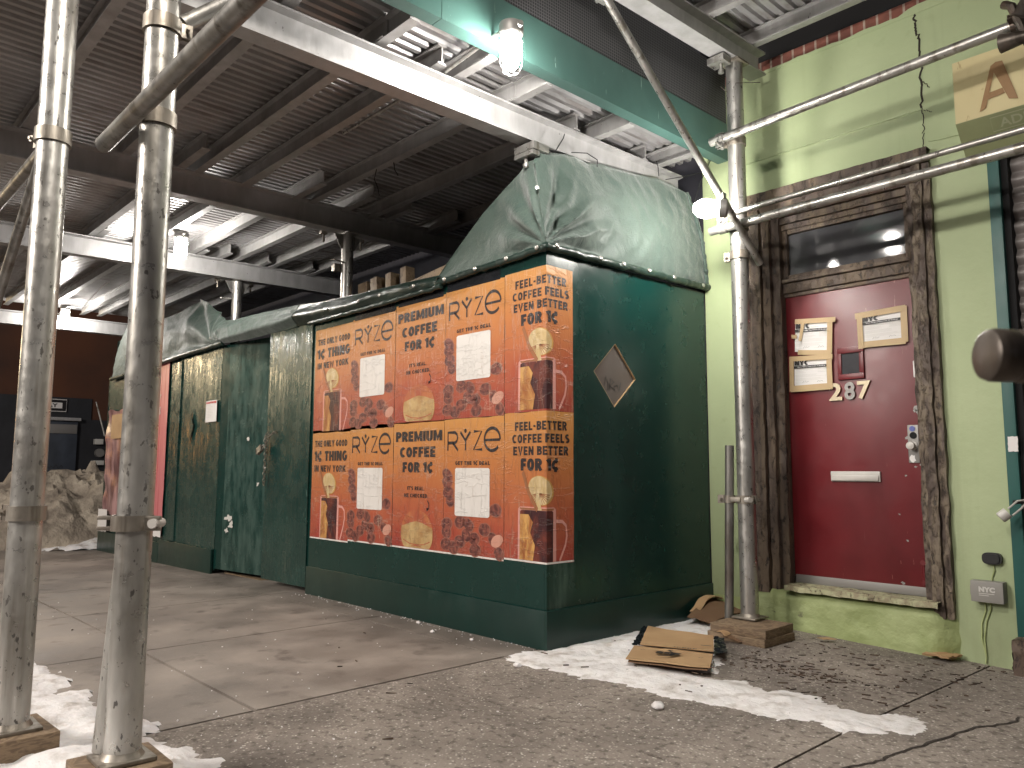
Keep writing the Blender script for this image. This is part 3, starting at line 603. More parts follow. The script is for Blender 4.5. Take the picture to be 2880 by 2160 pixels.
mb = MB(); blob(mb, 1.428, 1.125, .018, .022, lambda x, z: V(x, 1.7915, z), 0, 14, .5); mb.build('bare_patch', 'white', lp, smooth=0)
for x, z, s_ in ((1.462,1.44,.02),(1.472,1.415,.016),(1.452,1.425,.012),(1.398,1.255,.012),(1.474,1.09,.010),(1.44,1.075,.008),(1.466,.40,.012),(1.33,.36,.012),(1.37,.62,.008),(1.33,.78,.006),(1.38,1.02,.006)):
    mb = MB(); blob(mb, x, z, s_, s_*.8, lambda a, b: V(a, 1.7985, b), x*9, 16, .9); mb.build('paint_chip', 'dull', dr, smooth=0)
mb = MB(); mb.box(1.462, 1.484, 1.775, 1.80, 1.63, 1.737, .008); mb.build('contact_sensor', 'white', dr)
mb = MB(); mb.tube([(1.462,1.785,.36),(1.462,1.785,.50)], .010, 10); mb.tube([(1.462,1.772,.495),(1.462,1.79,.495)], .017, 10); mb.tube([(1.462,1.772,.375),(1.462,1.79,.375)], .013, 10); mb.build('foot_bolt', 'reddoor', dr)
for ch, x0, x1 in (('2',.918,1.006),('8',1.022,1.092),('7',1.108,1.194)):
    mb = MB(); put_text(mb, ch, .03, lambda u, v: V(u, 1.7995, v), x0, x1, 1.517, 1.635)
    r_ = bmesh.ops.extrude_face_region(mb.bm, geom=list(mb.bm.faces)); bmesh.ops.translate(mb.bm, verts=[v for v in r_['geom'] if isinstance(v, bmesh.types.BMVert)], vec=(0,-.016,0))
    mb.build('numeral', 'brass' if ch != '8' else 'dull', dr, smooth=30)
# ---- permits taped to the door
def permit(x0, z0, w, h, rot, label, tapes):
    c_ = V(x0, 1.79, z0); U = V(math.cos(rot), 0, math.sin(rot)); Vv = V(-math.sin(rot), 0, math.cos(rot))
    def f(off): return lambda u, v: c_+U*(u*w)+Vv*(v*h)+V(0, -off, 0)
    t = thing('permit_notice', tuple(c_), label, 'notice', 'building permits taped on the red door')
    mb = MB(); mb.grid(lambda u, v: f(.001+.004*abs(ns(u*3+x0*9, v*3)))(u, v), 8, 8, .0008); mb.build('paper', 'white', t)
    g = f(.0075)
    mb = MB(); put_bold(mb, 'NYC', lambda u, v, k=0: g(u, v)+V(0,-.0002*k,0), .03, .42, .78, .95, .30)
    mb.build('heading', 'ink', t, smooth=0)
    mb = MB(); mb.face([g(0,.66), g(1,.66), g(1,.755), g(0,.755)]); mb.build('title_bar', 'ink', t, smooth=0)
    g2 = f(.0082); mb = MB(); put_text(mb, 'Work Permit Department Of Buildings', .012, g2, .10, .90, .675, .735); mb.build('title', 'white', t, smooth=0)
    mb = MB(); put_text(mb, 'Buildings', .02, g, .45, .66, .79, .84)
    rr = random.Random(int(x0*1000+z0*77))
    for k in range(13):
        v = .62-.036*k
        if k in (5, 9): continue
        ln = rr.uniform(.25, .55) if k < 5 else rr.uniform(.6, .92)
        for a, b in ((.04, .04+ln), (.68, .94)) if k < 5 else ((.04, .04+ln),):
            mb.face([g(a, v), g(b, v), g(b, v+.009), g(a, v+.009)])
    mb.face([g(.04,.10), g(.40,.10), g(.40,.106), g(.04,.106)]); mb.face([g(.55,.10), g(.94,.10), g(.94,.106), g(.55,.106)])
    mb.build('small_print', 'lightgrey', t, smooth=0)
    mb = MB(); stroke(mb, [(.25,.10),(.28,.17),(.31,.11),(.33,.18),(.35,.12),(.42,.15)], .008, g); stroke(mb, [(.66,.11),(.70,.16),(.73,.12),(.78,.15),(.82,.12)], .008, g); mb.build('signature', 'ink', t, smooth=0)
    for (u0, u1, v0, v1, r2) in tapes:
        mb = MB(); q = f(.0092+.0006*len(t['ob'].children)%.002)
        cu, cv = (u0+u1)/2, (v0+v1)/2
        def qq(u, v): a, b = (u-cu)*w, (v-cv)*h; return q(cu+(a*math.cos(r2)-b*math.sin(r2))/w, cv+(a*math.sin(r2)+b*math.cos(r2))/h)
        mb.grid(lambda a, b: qq(u0+(u1-u0)*a+.006*ns(b*9, a*3), v0+(v1-v0)*b), 6, 3, .0006); mb.build('tape', 'masking', t)
permit(.684, 1.878, .258, .205, -.06, 'permit notice on the upper left of the red door, its left edge partly untaped', [(.0,1.12,.93,1.10,-.02),(.90,1.04,-.1,1.0,0),(.10,1.0,-.14,.02,-.05),(-.09,.06,.45,.58,0),(.15,.24,.35,1.0,-.15)])
permit(.673, 1.637, .252, .183, -.02, 'permit notice fully framed in tan tape beside the small door window, left of it', [(-.12,1.10,.93,1.12,-.02),(.93,1.08,-.2,1.2,.02),(-.1,1.0,-.22,.02,.02),(-.13,.0,-.2,1.1,0)])
permit(1.160, 1.883, .254, .178, .015, 'permit notice on the upper right of the red door framed in wide tan tape', [(-.16,1.10,.94,1.16,.02),(.96,1.12,-.15,1.15,-.02),(-.1,1.05,-.20,.03,-.03),(-.12,.02,-.2,1.05,0)])
# ---- right end: trim, shutter, sign, boxes
mb = MB(); mb.box(1.952, 2.012, Dy-.015, Dy+.2, .13, 2.90, .003); tag(mb.build('trim_post', 'tealtrim'), 'dark teal painted trim post beside the rolling shutter', 'post')
sh = thing('rolling_shutter', (3, 1.86, 0), 'grey slatted rolling shutter at the right edge', 'shutter')
mb = MB()
def slat(u, v):
    k = v*30; fph = k-math.floor(k); b = math.sin(math.pi*min(1, fph/.82)) if fph < .82 else -.25*math.sin(math.pi*(fph-.82)/.18)
    return V(2.05+2.6*u, 1.83-.022*b, .1+2.8*v)
mb.grid(slat, 4, 420); mb.build('curtain', 'shutter', sh, smooth=60)
mb = MB(); mb.box(2.013, 2.048, 1.76, 1.90, .1, 2.9); mb.build('guide', 'dark', sh)
mb = MB(); mb.box(2.02, 2.10, 1.72, 1.80, .80, .90, .01); mb.tube([(2.00,1.64,.88),(2.04,1.70,.885),(2.06,1.74,.87)], .012, 8); mb.build('hasp', 'blackplastic', sh)
pl = thing('shutter_padlock', (1.96, 1.62, .80), 'round steel padlock hanging beside the shutter', 'padlock')
a_ = V(-.72,-.25,-.64).normalized()
mb = MB(); mb.lathe([(0,.05),(.026,.05),(.031,.045),(.031,.0),(0,0)], V(1.965,1.60,.815)-a_*.015, a_); mb.build('body', 'nickel', pl)
mb = MB(); mb.tube([(1.978,1.605,.845),(2.02,1.625,.888),(2.045,1.65,.893),(2.05,1.66,.875),(2.03,1.64,.845),(1.995,1.615,.808)], .0055, 8); mb.build('shackle', 'nickel', pl)
mb = MB(); mb.grid(lambda u, v: V(1.968+.05*u+.004*ns(v*9), Dy-.019-.004*u, 1.16+.085*v+.004*ns(u*7)), 6, 6, .001); tag(mb.build('paper_scrap', 'white'), 'torn white paper scrap stuck on the dark teal trim', 'paper')
sg = thing('projecting_sign', (2.3, 1.55, 2.9), 'rusty cream sign box with a worn brown letter A', 'sign')
mb = MB(); mb.prism([(0,0),(.155,-.0),(.155,.395),(0,.55)][0:0] or [(Dy,3.525),(1.575,3.465),(1.575,3.085),(1.72,2.93),(Dy,2.93)], (V(1.845,0,0), V(0,1,0), V(0,0,1)), .9); mb.build('box', 'signunder', sg, smooth=0)
mb = MB(); mb.grid(lambda u, v: V(1.846+.898*u, 1.573, 3.088+.376*v), 2, 2, .002); mb.build('face', 'signface', sg)
fA = lambda x, z: V(x, 1.568, z)
mb = MB(); A = [(1.985,3.135),(2.035,3.35),(2.085,3.37),(2.155,3.10),(2.115,3.11),(2.10,3.18),(2.032,3.195),(2.022,3.13)]
def poly(mb, P, f): mb.bm.faces.new([mb.bm.verts.new(f(*p)) for p in P])
poly(mb, [(1.975,3.115),(2.045,3.37),(2.072,3.385),(2.060,3.325),(2.02,3.175),(2.01,3.13)], fA); poly(mb, [(2.060,3.325),(2.072,3.385),(2.105,3.38),(2.17,3.13),(2.125,3.145),(2.098,3.22)], fA); poly(mb, [(2.02,3.175),(2.03,3.215),(2.098,3.22),(2.108,3.185)], fA)
mb.build('letter', 'signrust', sg, smooth=0)
nU = V(1,0,0); nV = V(0, -.683, .731)
mb = MB(); fU = lambda u, v: V(2.0, 1.625, 3.030)+V(u, 0, 0)+V(0,-.683,.731)*v+V(0,-.731,-.683)*.003
put_text(mb, 'ADPCO', .02, fU, .06, .34, -.015, .04); stroke(mb, [(.02,-.03),(.40,-.03),(.40,.055),(.02,.055)], .006, fU, True); mb.build('embossed_maker_plate', plain('worn_olive_embossing', (.34,.35,.23)), sg, smooth=0)
nb = thing('cable_box', (1.83, 1.70, .31), 'grey junction box marked NYC low on the green wall', 'box')
mb = MB(); mb.box(1.748, 1.912, 1.665, 1.738, .315, .432, .004); mb.box(1.735, 1.7475, 1.70, 1.735, .345, .40, .003); mb.build('case', 'greyplastic', nb)
mb = MB(); g = lambda u, v: V(u, 1.6635, v); put_text(mb, 'NYC', .07, g, 1.79, 1.872, .372, .402); mb.face([g(1.79,.362), g(1.868,.362), g(1.868,.366), g(1.79,.366)]); mb.face([g(1.79,.352), g(1.84,.352), g(1.84,.356), g(1.79,.356)]); mb.build('lettering', 'lightgrey', nb, smooth=0)
mb = MB()
mb.tube([(1.853,1.735,.525),(1.856,1.73,.49),(1.845,1.73,.455),(1.84,1.735,.43)], .004, 6)
mb.tube([(1.80,1.732,.315),(1.80,1.732,.26),(1.776,1.733,.19),(1.772,1.731,.10),(1.79,1.728,.0),(1.785,1.725,-.03)], .0045, 6)
mb.tube([(1.83,1.732,.315),(1.825,1.732,.27),(1.80,1.733,.2),(1.785,1.731,.10),(1.79,1.728,.0)], .0045, 6); mb.build('cable', 'step', nb)
pk = MB(); pts = [(.050*math.copysign(abs(math.cos(t))**.6, math.cos(t)), .033*math.copysign(abs(math.sin(t))**.7, math.sin(t))) for t in [2*math.pi*k/28 for k in range(28)]]
pk.prism(pts, (V(1.852,1.738,.557), V(1,0,0), V(0,0,1)), .028); pk.prism([(u*.8, v*.8) for u, v in pts], (V(1.852,1.7097,.557), V(1,0,0), V(0,0,1)), .008); tag(pk.build('wall_sensor', 'blackplastic', smooth=50), 'black oval sensor on the green wall above the grey box', 'sensor')
def rock(name, c_, r_, mat, label, cat, group=None, seed=0, sub=3, rough=.35):
    mb = MB(); t = bmesh.new(); bmesh.ops.create_icosphere(t, subdivisions=sub, radius=1)
    for v in t.verts:
        q = 1+rough*ns(v.co.x*1.3+seed, v.co.y*1.3, v.co.z*1.3)+rough*.3*ns(v.co.x*4+seed, v.co.y*4, v.co.z*4)
        v.co = Vector((v.co.x*r_[0]*q, v.co.y*r_[1]*q, max(-.6, v.co.z)*r_[2]*q))+Vector(c_)
    mb.add(t); return tag(mb.build(name, mat, smooth=50), label, cat, group)
mb = MB(); mb.grid(lambda u, v: V(1.955+.35*u+.01*ns(v*5,u*4), 1.60+.012*ns(u*6,v*8), -.15+.29*v+.01*ns(u*6)), 12, 12); mb.grid(lambda u, v: V(1.955+.35*u+.008*ns(u*7,v*6), 1.60+.25*v, .14+.012*ns(u*6, v*5)), 12, 8); mb.grid(lambda u, v: V(1.955+.012*ns(u*6,v*9), 1.60+.25*u, -.15+.29*v), 8, 12)
tag(mb.build('stone_pier', peel('brown_stone', (.12,.085,.065), (.18,.14,.10), (.05,.035,.03), 1, 9, .5), smooth=50), 'low rough brown stone pier at the foot of the shutter', 'stone')
# ---- behind the hoarding and across the street
mb = MB(); mb.box(-9.2, -.02, Dy+.05, Dy+.3, -.3, 6.5); tag(mb.build('rear_wall', 'bluewall', smooth=0), 'dark unlit building wall behind the hoarding', 'wall')
bgb = thing('corner_building', (-16, 3, -.3), 'dark brown building across the street beyond the snow heap', 'building')
X = -16.0
mb = MB(); mb.box(X-.3, X, -2.4, 12, -.4, 7); mb.build('wall', 'bgbrown', bgb, smooth=0)
mb = MB(); mb.box(X, X+.04, -.6, 1.63, -.4, 2.60); mb.box(X, X+.04, 1.63, 5, -.4, 2.13); mb.box(X, X+.05, -2.4, -.6, -.4, 2.5); mb.build('painted_base', 'bgdark', bgb, smooth=0)
mb = MB(); mb.box(X+.04, X+.14, .55, 1.35, .0, 2.06, .01); dd = mb.build('entrance', 'bgblue', bgb)
mb = MB(); mb.box(X+.04, X+.22, .5, 1.39, 2.08, 2.15, .01); mb.build('awning', 'beam', dd)
mb = MB(); mb.box(X+.145, X+.17, .58, 1.33, 1.80, 2.0, .004); mb.build('light_panel', 'dull', dd)
mb = MB(); f = lambda y, z: V(X+.143, y, z)
stroke(mb, [(.65,1.05),(.72,1.10),(.76,1.03),(.80,1.10),(.84,1.04),(.88,1.09),(.93,1.05),(.97,1.12),(1.02,1.04),(1.07,1.11),(1.10,1.06)], .018, f); stroke(mb, [(.66,.55),(.8,.6),(.9,.54),(1.05,.58)], .012, f); mb.build('graffiti', 'ink', dd, smooth=0)
mb = MB(); mb.box(X+.05, X+.20, 1.70, 1.87, 1.58, 1.70, .01); mb.build('meter_box', 'lightgrey', bgb)
mb = MB(); mb.box(X+.05, X+.20, 1.67, 1.91, 1.12, 1.22, .01); mb.build('meter_box', 'lightgrey', bgb)
mb = MB(); mb.lathe([(0,.1),(.09,.1),(.1,.08),(.1,0)], (X+.05,1.83,1.39), V(1,0,0)); mb.build('meter', 'dull', bgb)
for k, y in enumerate((-1.75, -1.25, -1.0)):
    mb = MB(); mb.box(X+.005, X+.06, y, y+.12, 2.75, 4.6); mb.build('pilaster_groove', 'dark', bgb)
ow = thing('street_sign', (-15.9, .5, 2.2), 'black street sign with the word WAY on a white field', 'sign')
mb = MB(); mb.box(X+.06, X+.075, .33, 1.13, 2.27, 2.56, .003); mb.build('plate', 'ink', ow)
mb = MB(); f = lambda y, z: V(X+.078, y, z); stroke(mb, [(.345,2.285),(1.11,2.285),(1.11,2.545),(.345,2.545)], .014, f, True)
mb.face([f(.40,2.35), f(1.03,2.35), f(1.03,2.475), f(.40,2.475)]); mb.build('white_field', 'white', ow, smooth=0)
mb = MB(); f = lambda y, z: V(X+.081, y, z); put_text(mb, 'WAY', .03, f, .58, .94, 2.372, 2.455); mb.build('lettering', 'ink', ow, smooth=0)

# ================================================================ SHED ROOF: beams, joists, decks
def link_copy(h, name_loc, label=None):
    o = h['ob'].copy(); C.objects.link(o); o.location = name_loc
    if label: o['label'] = label
    for ch in h['ob'].children:
        c_ = ch.copy(); C.objects.link(c_); c_.parent = o
    return o
def beam(a, b, w, h, t, label):
    mb = MB(); mb.iprof(a, b, w, h, t); return tag(mb.build('roof_beam', 'beam', smooth=0), label, 'beam', 'main beams of the sidewalk shed')
beam((-.15,-3.0,3.10), (-.15,1.62,3.138), .11, .19, .012, 'bright silver beam passing over the hoarding corner, in front of the lit caged lamp')
beam((-2.68,-3.0,3.10), (-2.68,1.60,3.165), .11, .21, .012, 'dark silver beam carried by the post behind the posters')
beam((-5.02,-3.0,3.085), (-5.02,1.60,3.16), .11, .20, .012, 'silver beam carried by the post above the chained gate')
beam((-9.25,-3.0,3.02), (-9.25,1.60,3.05), .12, .19, .012, 'far silver beam ending behind the tented tarp')
beam((.44,-3.4,3.868), (.565,1.62,3.880), .13, .17, .012, 'high grey beam resting on the post by the red door')
tb = MB()
tb.box(.285, .30, -1.06, 1.62, 3.335, 3.62); tb.box(.215, .2845, -1.06, 1.62, 3.335, 3.347); tb.box(.285, .30, -3.4, -1.064, 3.335, 3.62); tb.box(.215, .2845, -3.4, -1.064, 3.335, 3.347)
tag(tb.build('teal_fascia', 'teal', smooth=0), 'teal painted steel fascia beam above the lit caged lamp', 'beam')
mb = MB(); mb.box(.292, .297, -3.4, 1.62, 3.622, 4.05); tag(mb.build('netting_panel', 'net', smooth=0), 'dark woven netting panel above the teal beam', 'netting')
jy = {0: (-2.3,-1.70,-1.16,-.63,-.18,.60,1.31), 1: (-2.31,-1.69,-1.17,-.79,-.19,.40,1.15), 2: (-2.32,-1.30,-.77,-.335,.13,.55,1.05), 3: (-2.2,-1.70,-1.23,-.745,-.25,-.03,.43,.95)}
jx = {0: (-.26,.208), 1: (-2.95,-.06), 2: (-5.3,-2.16), 3: (-9.5,-4.75)}
jd = {0: 'short joist between the bright silver beam and teal fascia', 1: 'roof joist between the bright and dark silver beams', 2: 'roof joist between the dark and gate-post beams', 3: 'roof joist beyond the gate-post beam'}
nth = ('first', 'second', 'third', 'fourth', 'fifth', 'sixth', 'seventh', 'eighth')
for b_ in range(4):
    x0, x1 = jx[b_]; base = None
    zj = {0: 3.325, 1: 3.328, 2: 3.330, 3: 3.333}[b_]
    for k, y in enumerate(jy[b_]):
        lab = nth[k]+' '+jd[b_]+' from the street'
        if base is None:
            mb = MB(); mb.iprof((x0,y,zj), (x1,y,zj), .062, .118, .009); base = tag(mb.build('roof_joist', 'joist', smooth=0), lab, 'joist', 'joists of the sidewalk shed'); y0 = y
        else:
            link_copy(base, base['ob'].location+V(random.uniform(-.05,.05) if b_ else 0, y-y0, 0), lab)
def deck(x0, x1, y0, y1, z, label, mat='deck'):
    mb = MB(); pitch = .076; n = int((x1-x0)/pitch); prof = []
    for k in range(n):
        a = x0+k*pitch
        prof += [(a, 0), (a+.022, 0), (a+.032, .024), (a+.058, .024), (a+.070, 0)]
    ysg = [y0+(y1-y0)*j/3 for j in range(4)]
    rows = [[mb.bm.verts.new((px, y, z+pz)) for px, pz in prof] for y in ysg]
    for r0, r1 in zip(rows, rows[1:]):
        for k in range(len(prof)-1): mb.bm.faces.new((r0[k], r0[k+1], r1[k+1], r1[k]))
    mb.bm.normal_update(); bmesh.ops.solidify(mb.bm, geom=list(mb.bm.faces), thickness=.002)
    return tag(mb.build('roof_deck', mat, smooth=0), label, 'roof deck')
deck(-9.8, .21, -3.3, 1.66, 3.452, 'low corrugated steel roof deck over the green hoarding')
deck(.32, 5.2, -3.4, 1.60, 4.165, 'high corrugated steel roof deck above the red door')
mb = MB()
base = None
for k, y in enumerate((-2.4,-1.7,-1.05,-.4,.30,.93,1.47)):
    lab = ('bright joist under the high deck nearest the green wall' if k == 6 else 'second joist under the high deck from the green wall' if k == 5 else nth[k]+' joist under the high deck, counted from the street')
    if base is None:
        mb = MB(); mb.iprof((.48,y,4.046), (5.1,y,4.046), .062, .115, .009); base = tag(mb.build('high_joist', 'joist', smooth=0), lab, 'joist', 'joists under the high deck'); y0 = y
    else: link_copy(base, base['ob'].location+V(0, y-y0, 0), lab)
# upper structure so that no sky shows between the two decks
# ================================================================ POSTS, RAILS, BRACES
def clampring(mb, c_, ax, r, w=.05, ear=1, eard=None):
    c_ = Vector(c_); ax = Vector(ax).normalized()
    mb.lathe([(r+.001,-w/2),(r+.009,-w/2),(r+.009,w/2),(r+.001,w/2)], c_, ax, 24)
    d = Vector(eard).normalized() if eard else ax.orthogonal().normalized()
    s_ = ax.cross(d)
    for q in (-1, 1): mb.obox(c_+d*(r+.022)+s_*q*.011, (d, s_, ax), (.045,.008,w), .002)
    mb.tube([c_+d*(r+.026)-s_*.045, c_+d*(r+.026)+s_*.045], .007, 8); mb.tube([c_+d*(r+.026)+s_*.022, c_+d*(r+.026)+s_*.036], .014, 6)
def post(name, x, y, z0, z1, r, mat, label, plate=True, clamps=(), lean=(0,0)):
    t = thing(name, (x, y, z0), label, 'post', 'round steel posts of the sidewalk shed')
    mb = MB(); n = 8; mb.tube([(x+lean[0]*k/n, y+lean[1]*k/n, z0+(z1-z0)*k/n) for k in range(n+1)], r, 28); mb.build('pipe', mat, t)
    if plate:
        mb = MB(); mb.box(x-.085, x+.085, y-.085, y+.085, z0-.012, z0, .002); mb.lathe([(r+.012,0),(r+.004,.012),(r,.02)], (x,y,z0), V(0,0,1), 24); mb.build('base_plate', 'clamp', t)
    for z, d in clamps:
        f = (z-z0)/(z1-z0); mb = MB(); clampring(mb, (x+lean[0]*f, y+lean[1]*f, z), (0,0,1), r, .055, 1, d); mb.build('clamp', 'clamp', t)
    return t
RP = .0575
tA = post('shed_post', -.148, -2.655, .105, 3.10, RP, 'pipe_worn', 'near galvanised post at the left edge, standing on one dark timber block', True, [(2.36,(-1,-.4,0)),(.88,(-1,-.6,0))])
tB = post('shed_post', .436, -2.448, .105, 3.868, RP, 'pipe_worn', 'nearest galvanised post with a bolted clamp at knee height and a second pipe behind', True, [(2.30,(.3,-1,0)),(2.66,(.2,1,0))])
mb = MB(); mb.tube([(.350,-2.471,.105),(.362,-2.432,.84)], .045, 24); mb.build('rear_pipe', 'pipe_worn', tB)
# the big wrapped clamp at knee height
mb = MB(); cc = V(.432,-2.455,.865); cd = _r.normalized().copy() if False else V(.70,.715,0).normalized()
cs = V(0,0,1).cross(cd)
mb.lathe([(RP+.001,-.026),(RP+.010,-.026),(RP+.010,.026),(RP+.001,.026)], cc, V(0,0,1), 28)
for q in (-.0185, .0185): mb.obox(cc+cd*(RP+.028)-cs*.028+V(0,0,q), (cd, cs, V(0,0,1)), (.055,.012,.013), .003)
mb.obox(cc+cd*(RP-.002)-cs*.028, (cd, cs, V(0,0,1)), (.03,.012,.050), .003)
for q in (-.018, .018): mb.obox(cc-cd*(RP+.02)-cs*.03+V(0,0,q), (cd, cs, V(0,0,1)), (.055,.012,.014), .003)
mb.build('clamp', 'clamp', tB)
mb = MB(); mb.tube([cc+cd*(RP+.034)+cs*.02, cc+cd*(RP+.034)-cs*.05], .016, 12); mb.build('clamp_bolt', 'nickel', tB)
tD = post('shed_post', .559, 1.303, .115, 3.868, RP, 'pipe', 'tall galvanised post left of the red door on a stacked timber block', True, [(3.30,(-.8,-.6,0)),(2.70,(-.8,-.6,0)),(2.50,(-1,-.2,0)),(.86,(.9,-.5,0))])
mb = MB(); mb.obox(V(.559,1.303,3.872), (V(1,0,0),V(0,1,0),V(0,0,1)), (.15,.15,.012)); mb.build('head_plate', 'clamp', tD)
def head(t, x, y, z):           # bracket plates and bolts under a beam
    mb = MB(); mb.box(x-.11, x+.11, y-.06, y+.06, z-.012, z-.001)
    for s_ in (-1, 1): mb.prism([(s_*RP*.9,0),(s_*.14,0),(s_*.07,-.13),(s_*RP*.9,-.13)][::s_], (V(x,y,z-.013), V(0,1,0), V(0,0,1)), .006)
    mb.build('head_bracket', 'pipe', t)
    for s_ in (-1, 1):
        mb = MB(); mb.box(x-.12, x-.075, y+s_*.19-.03, y+s_*.19+.03, z-.02, z+.012, .003); mb.tube([(x-.09,y+s_*.19,z-.09),(x-.09,y+s_*.19,z+.02)], .010, 8); mb.build('beam_clip', 'clamp', t)
t2 = post('shed_post', -2.69, .2, -.04, 3.14, RP-.004, 'pipe', 'post rising from behind the hoarding next to the row of timber offcuts', False); head(t2, -2.69, .2, 3.143)
mb = MB(); mb.tube([(-2.66,.15,2.87),(-2.66,.06,2.88),(-2.71,.05,2.885)], .008, 8); mb.box(-2.79, -2.73, .10, .16, 2.80, 2.87, .008); mb.build('hook', 'clamp', t2)
t3 = post('shed_post', -5.02, .2, -.07, 3.12, RP-.004, 'pipe', 'post rising from behind the hoarding over the chained gate', False); head(t3, -5.02, .2, 3.13)
mb = MB(); mb.tube([(-5.06,.15,2.93),(-5.13,.08,2.935)], .009, 8); mb.lathe([(0,.02),(.018,.01),(.018,-.01),(0,-.02)], (-5.135,.075,2.936)); mb.build('hook', 'pipe', t3)
t4 = post('shed_post', -.15, .13, -.03, 3.10, RP-.004, 'pipe', 'post hidden inside the corner tarp, only its head bracket showing', False)
mb = MB(); mb.box(-.23, -.05, -.06, .08, 3.055, 3.105, .004); mb.box(-.225, -.055, -.065, .0, 3.02, 3.05, .004); mb.tube([(-.15,-.03,2.96),(-.15,-.03,3.05)], .012, 8); mb.lathe([(0,0),(.02,.0),(.02,.018),(0,.018)], (-.15,-.03,2.965)); mb.build('head_bracket', 'pipe', t4)
def block(x, y, z0, a, w, d, h, rot, label, mat='lumber'):
    mb = MB(); c_, s_ = math.cos(rot), math.sin(rot); mb.obox(V(x, y, z0+h/2), (V(c_,s_,0), V(-s_,c_,0), V(0,0,1)), (w, d, h), .005)
    return tag(mb.build('timber_block', mat), label, 'timber block', 'timber blocks under the posts')
block(-.16,-2.665,0,0,.30,.27,.092,.05, 'dark weathered timber block under the leftmost post, on the snow')
block(.437,-2.455,0,0,.26,.26,.090,-.02, 'timber block under the nearest post at the bottom edge')
block(.625,1.195,-.005,0,.40,.36,.048,-.02, 'lower timber block of the stacked pair under the post by the red door')
block(.628,1.20,.044,0,.38,.35,.052,.015, 'upper timber block of the stacked pair under the post by the red door')
sp = thing('side_pipe', (.47, 1.25, .04), 'short worn grey pipe clamped upright beside the post by the door', 'pipe')
mb = MB(); mb.pipe((.43,1.262,.045), (.468,1.262,1.215), .029, 20); mb.build('tube', 'pipe_dark', sp)
mb = MB(); clampring(mb, (.457,1.262,.86), (0,0,1), .029, .05, 1, (-1,-.2,0)); mb.obox(V(.51,1.245,.86), (V(1,0,0),V(0,1,0),V(0,0,1)), (.09,.03,.03), .004); mb.build('clamp', 'clamp', sp)
mb = MB(); mb.tube([(.62,1.19,.862),(.665,1.17,.862)], .017, 10); mb.build('bolt', 'nickel', sp)
def rail(name, a, b, r, mat, label, cat='rail', group='horizontal rails', hollow=True):
    t = thing(name, a, label, cat, group)
    mb = MB(); (mb.pipe(a, b, r, 22) if hollow else mb.tube([a, b], r, 22)); mb.build('tube', mat, t); return t
def coupler(t, c_, ax, r, d):
    mb = MB(); clampring(mb, c_, ax, r, .05, 1, d); mb.build('coupler', 'pipe', t)
y_ = 1.205
r1 = rail('guard_rail', (.42,y_,3.315), (2.30,y_,3.375), .030, 'pipe', 'highest of the three rails in front of the green wall'); coupler(r1, (.50,y_,3.318), (1,0,.03), .030, (0,-.3,-1))
r2 = rail('guard_rail', (.55,y_+.03,2.785), (3.2,y_+.03,2.83), .018, 'pipe', 'thin bright rail, middle one of the three in front of the green wall')
r3 = rail('guard_rail', (.40,y_,2.683), (3.2,y_,2.72), .030, 'pipe', 'lowest and thickest of the three rails in front of the green wall'); coupler(r3, (.50,y_,2.685), (1,0,.02), .030, (0,-.3,1))
mb = MB(); clampring(mb, (2.28,y_,3.37), (1,0,0), .032, .07, 1, (0,-1,.3)); mb.tube([(2.23,y_-.05,3.48),(2.27,y_-.08,3.44),(2.30,y_-.06,3.33),(2.33,y_-.03,3.20)], .022, 10); mb.tube([(2.20,y_-.04,3.28),(2.33,y_-.05,3.27)], [.05,.03], 12); mb.tube([(2.30,y_-.06,3.36),(2.42,y_-.02,3.56)], .055, 14)
mb.build('end_coupler', 'pipe_rust', r1)
br1 = rail('knee_brace', (.63,-.16,3.69), (.645,1.42,2.45), .024, 'pipe', 'slanting brace from the high beam down across the post by the door', 'brace', 'slanting braces', False)
mb = MB(); mb.box(.50, .66, -.22, -.10, 3.80, 3.87, .004); mb.box(.58, .66, -.20, -.12, 3.68, 3.80, .004); mb.tube([(.56,-.16,3.70),(.70,-.16,3.70)], .012, 8); mb.build('bracket', 'pipe', br1)
mb = MB(); mb.box(.47, .60, 1.10, 1.20, 3.82, 3.868, .004); mb.tube([(.55,1.15,3.75),(.55,1.15,3.83)], .012, 8); mb.lathe([(0,0),(.02,0),(.02,.02),(0,.02)], (.55,1.15,3.755)); mb.build('beam_clip', 'pipe', tD)
mb = MB(); mb.tube([(.50,1.22,3.70),(.56,1.30,3.62),(.60,1.25,3.70),(.70,1.40,3.72)], .0025, 6); mb.build('tie_wire', 'pipe_rust', tD)
rail('street_rail', (.22,-2.565,2.243), (2.6,-2.565,2.232), .030, 'pipe_dark', 'dark rail crossing in front of the nearest post overhead')
b2 = rail('knee_brace', (.44,-2.38,2.695), (.50,-1.15,3.85), .030, 'pipe_dark', 'stubby brace rising from the top clamp of the nearest post', 'brace', 'slanting braces', False)
rail('street_rail', (-.22,-2.66,2.345), (-3.4,-2.66,2.38), .026, 'pipe_dark', 'rail running left from the leftmost post')
rail('knee_brace', (-.20,-2.67,2.335), (-2.9,-2.60,.95), .022, 'pipe_dark', 'brace dropping left from the leftmost post', 'brace', 'slanting braces', False)
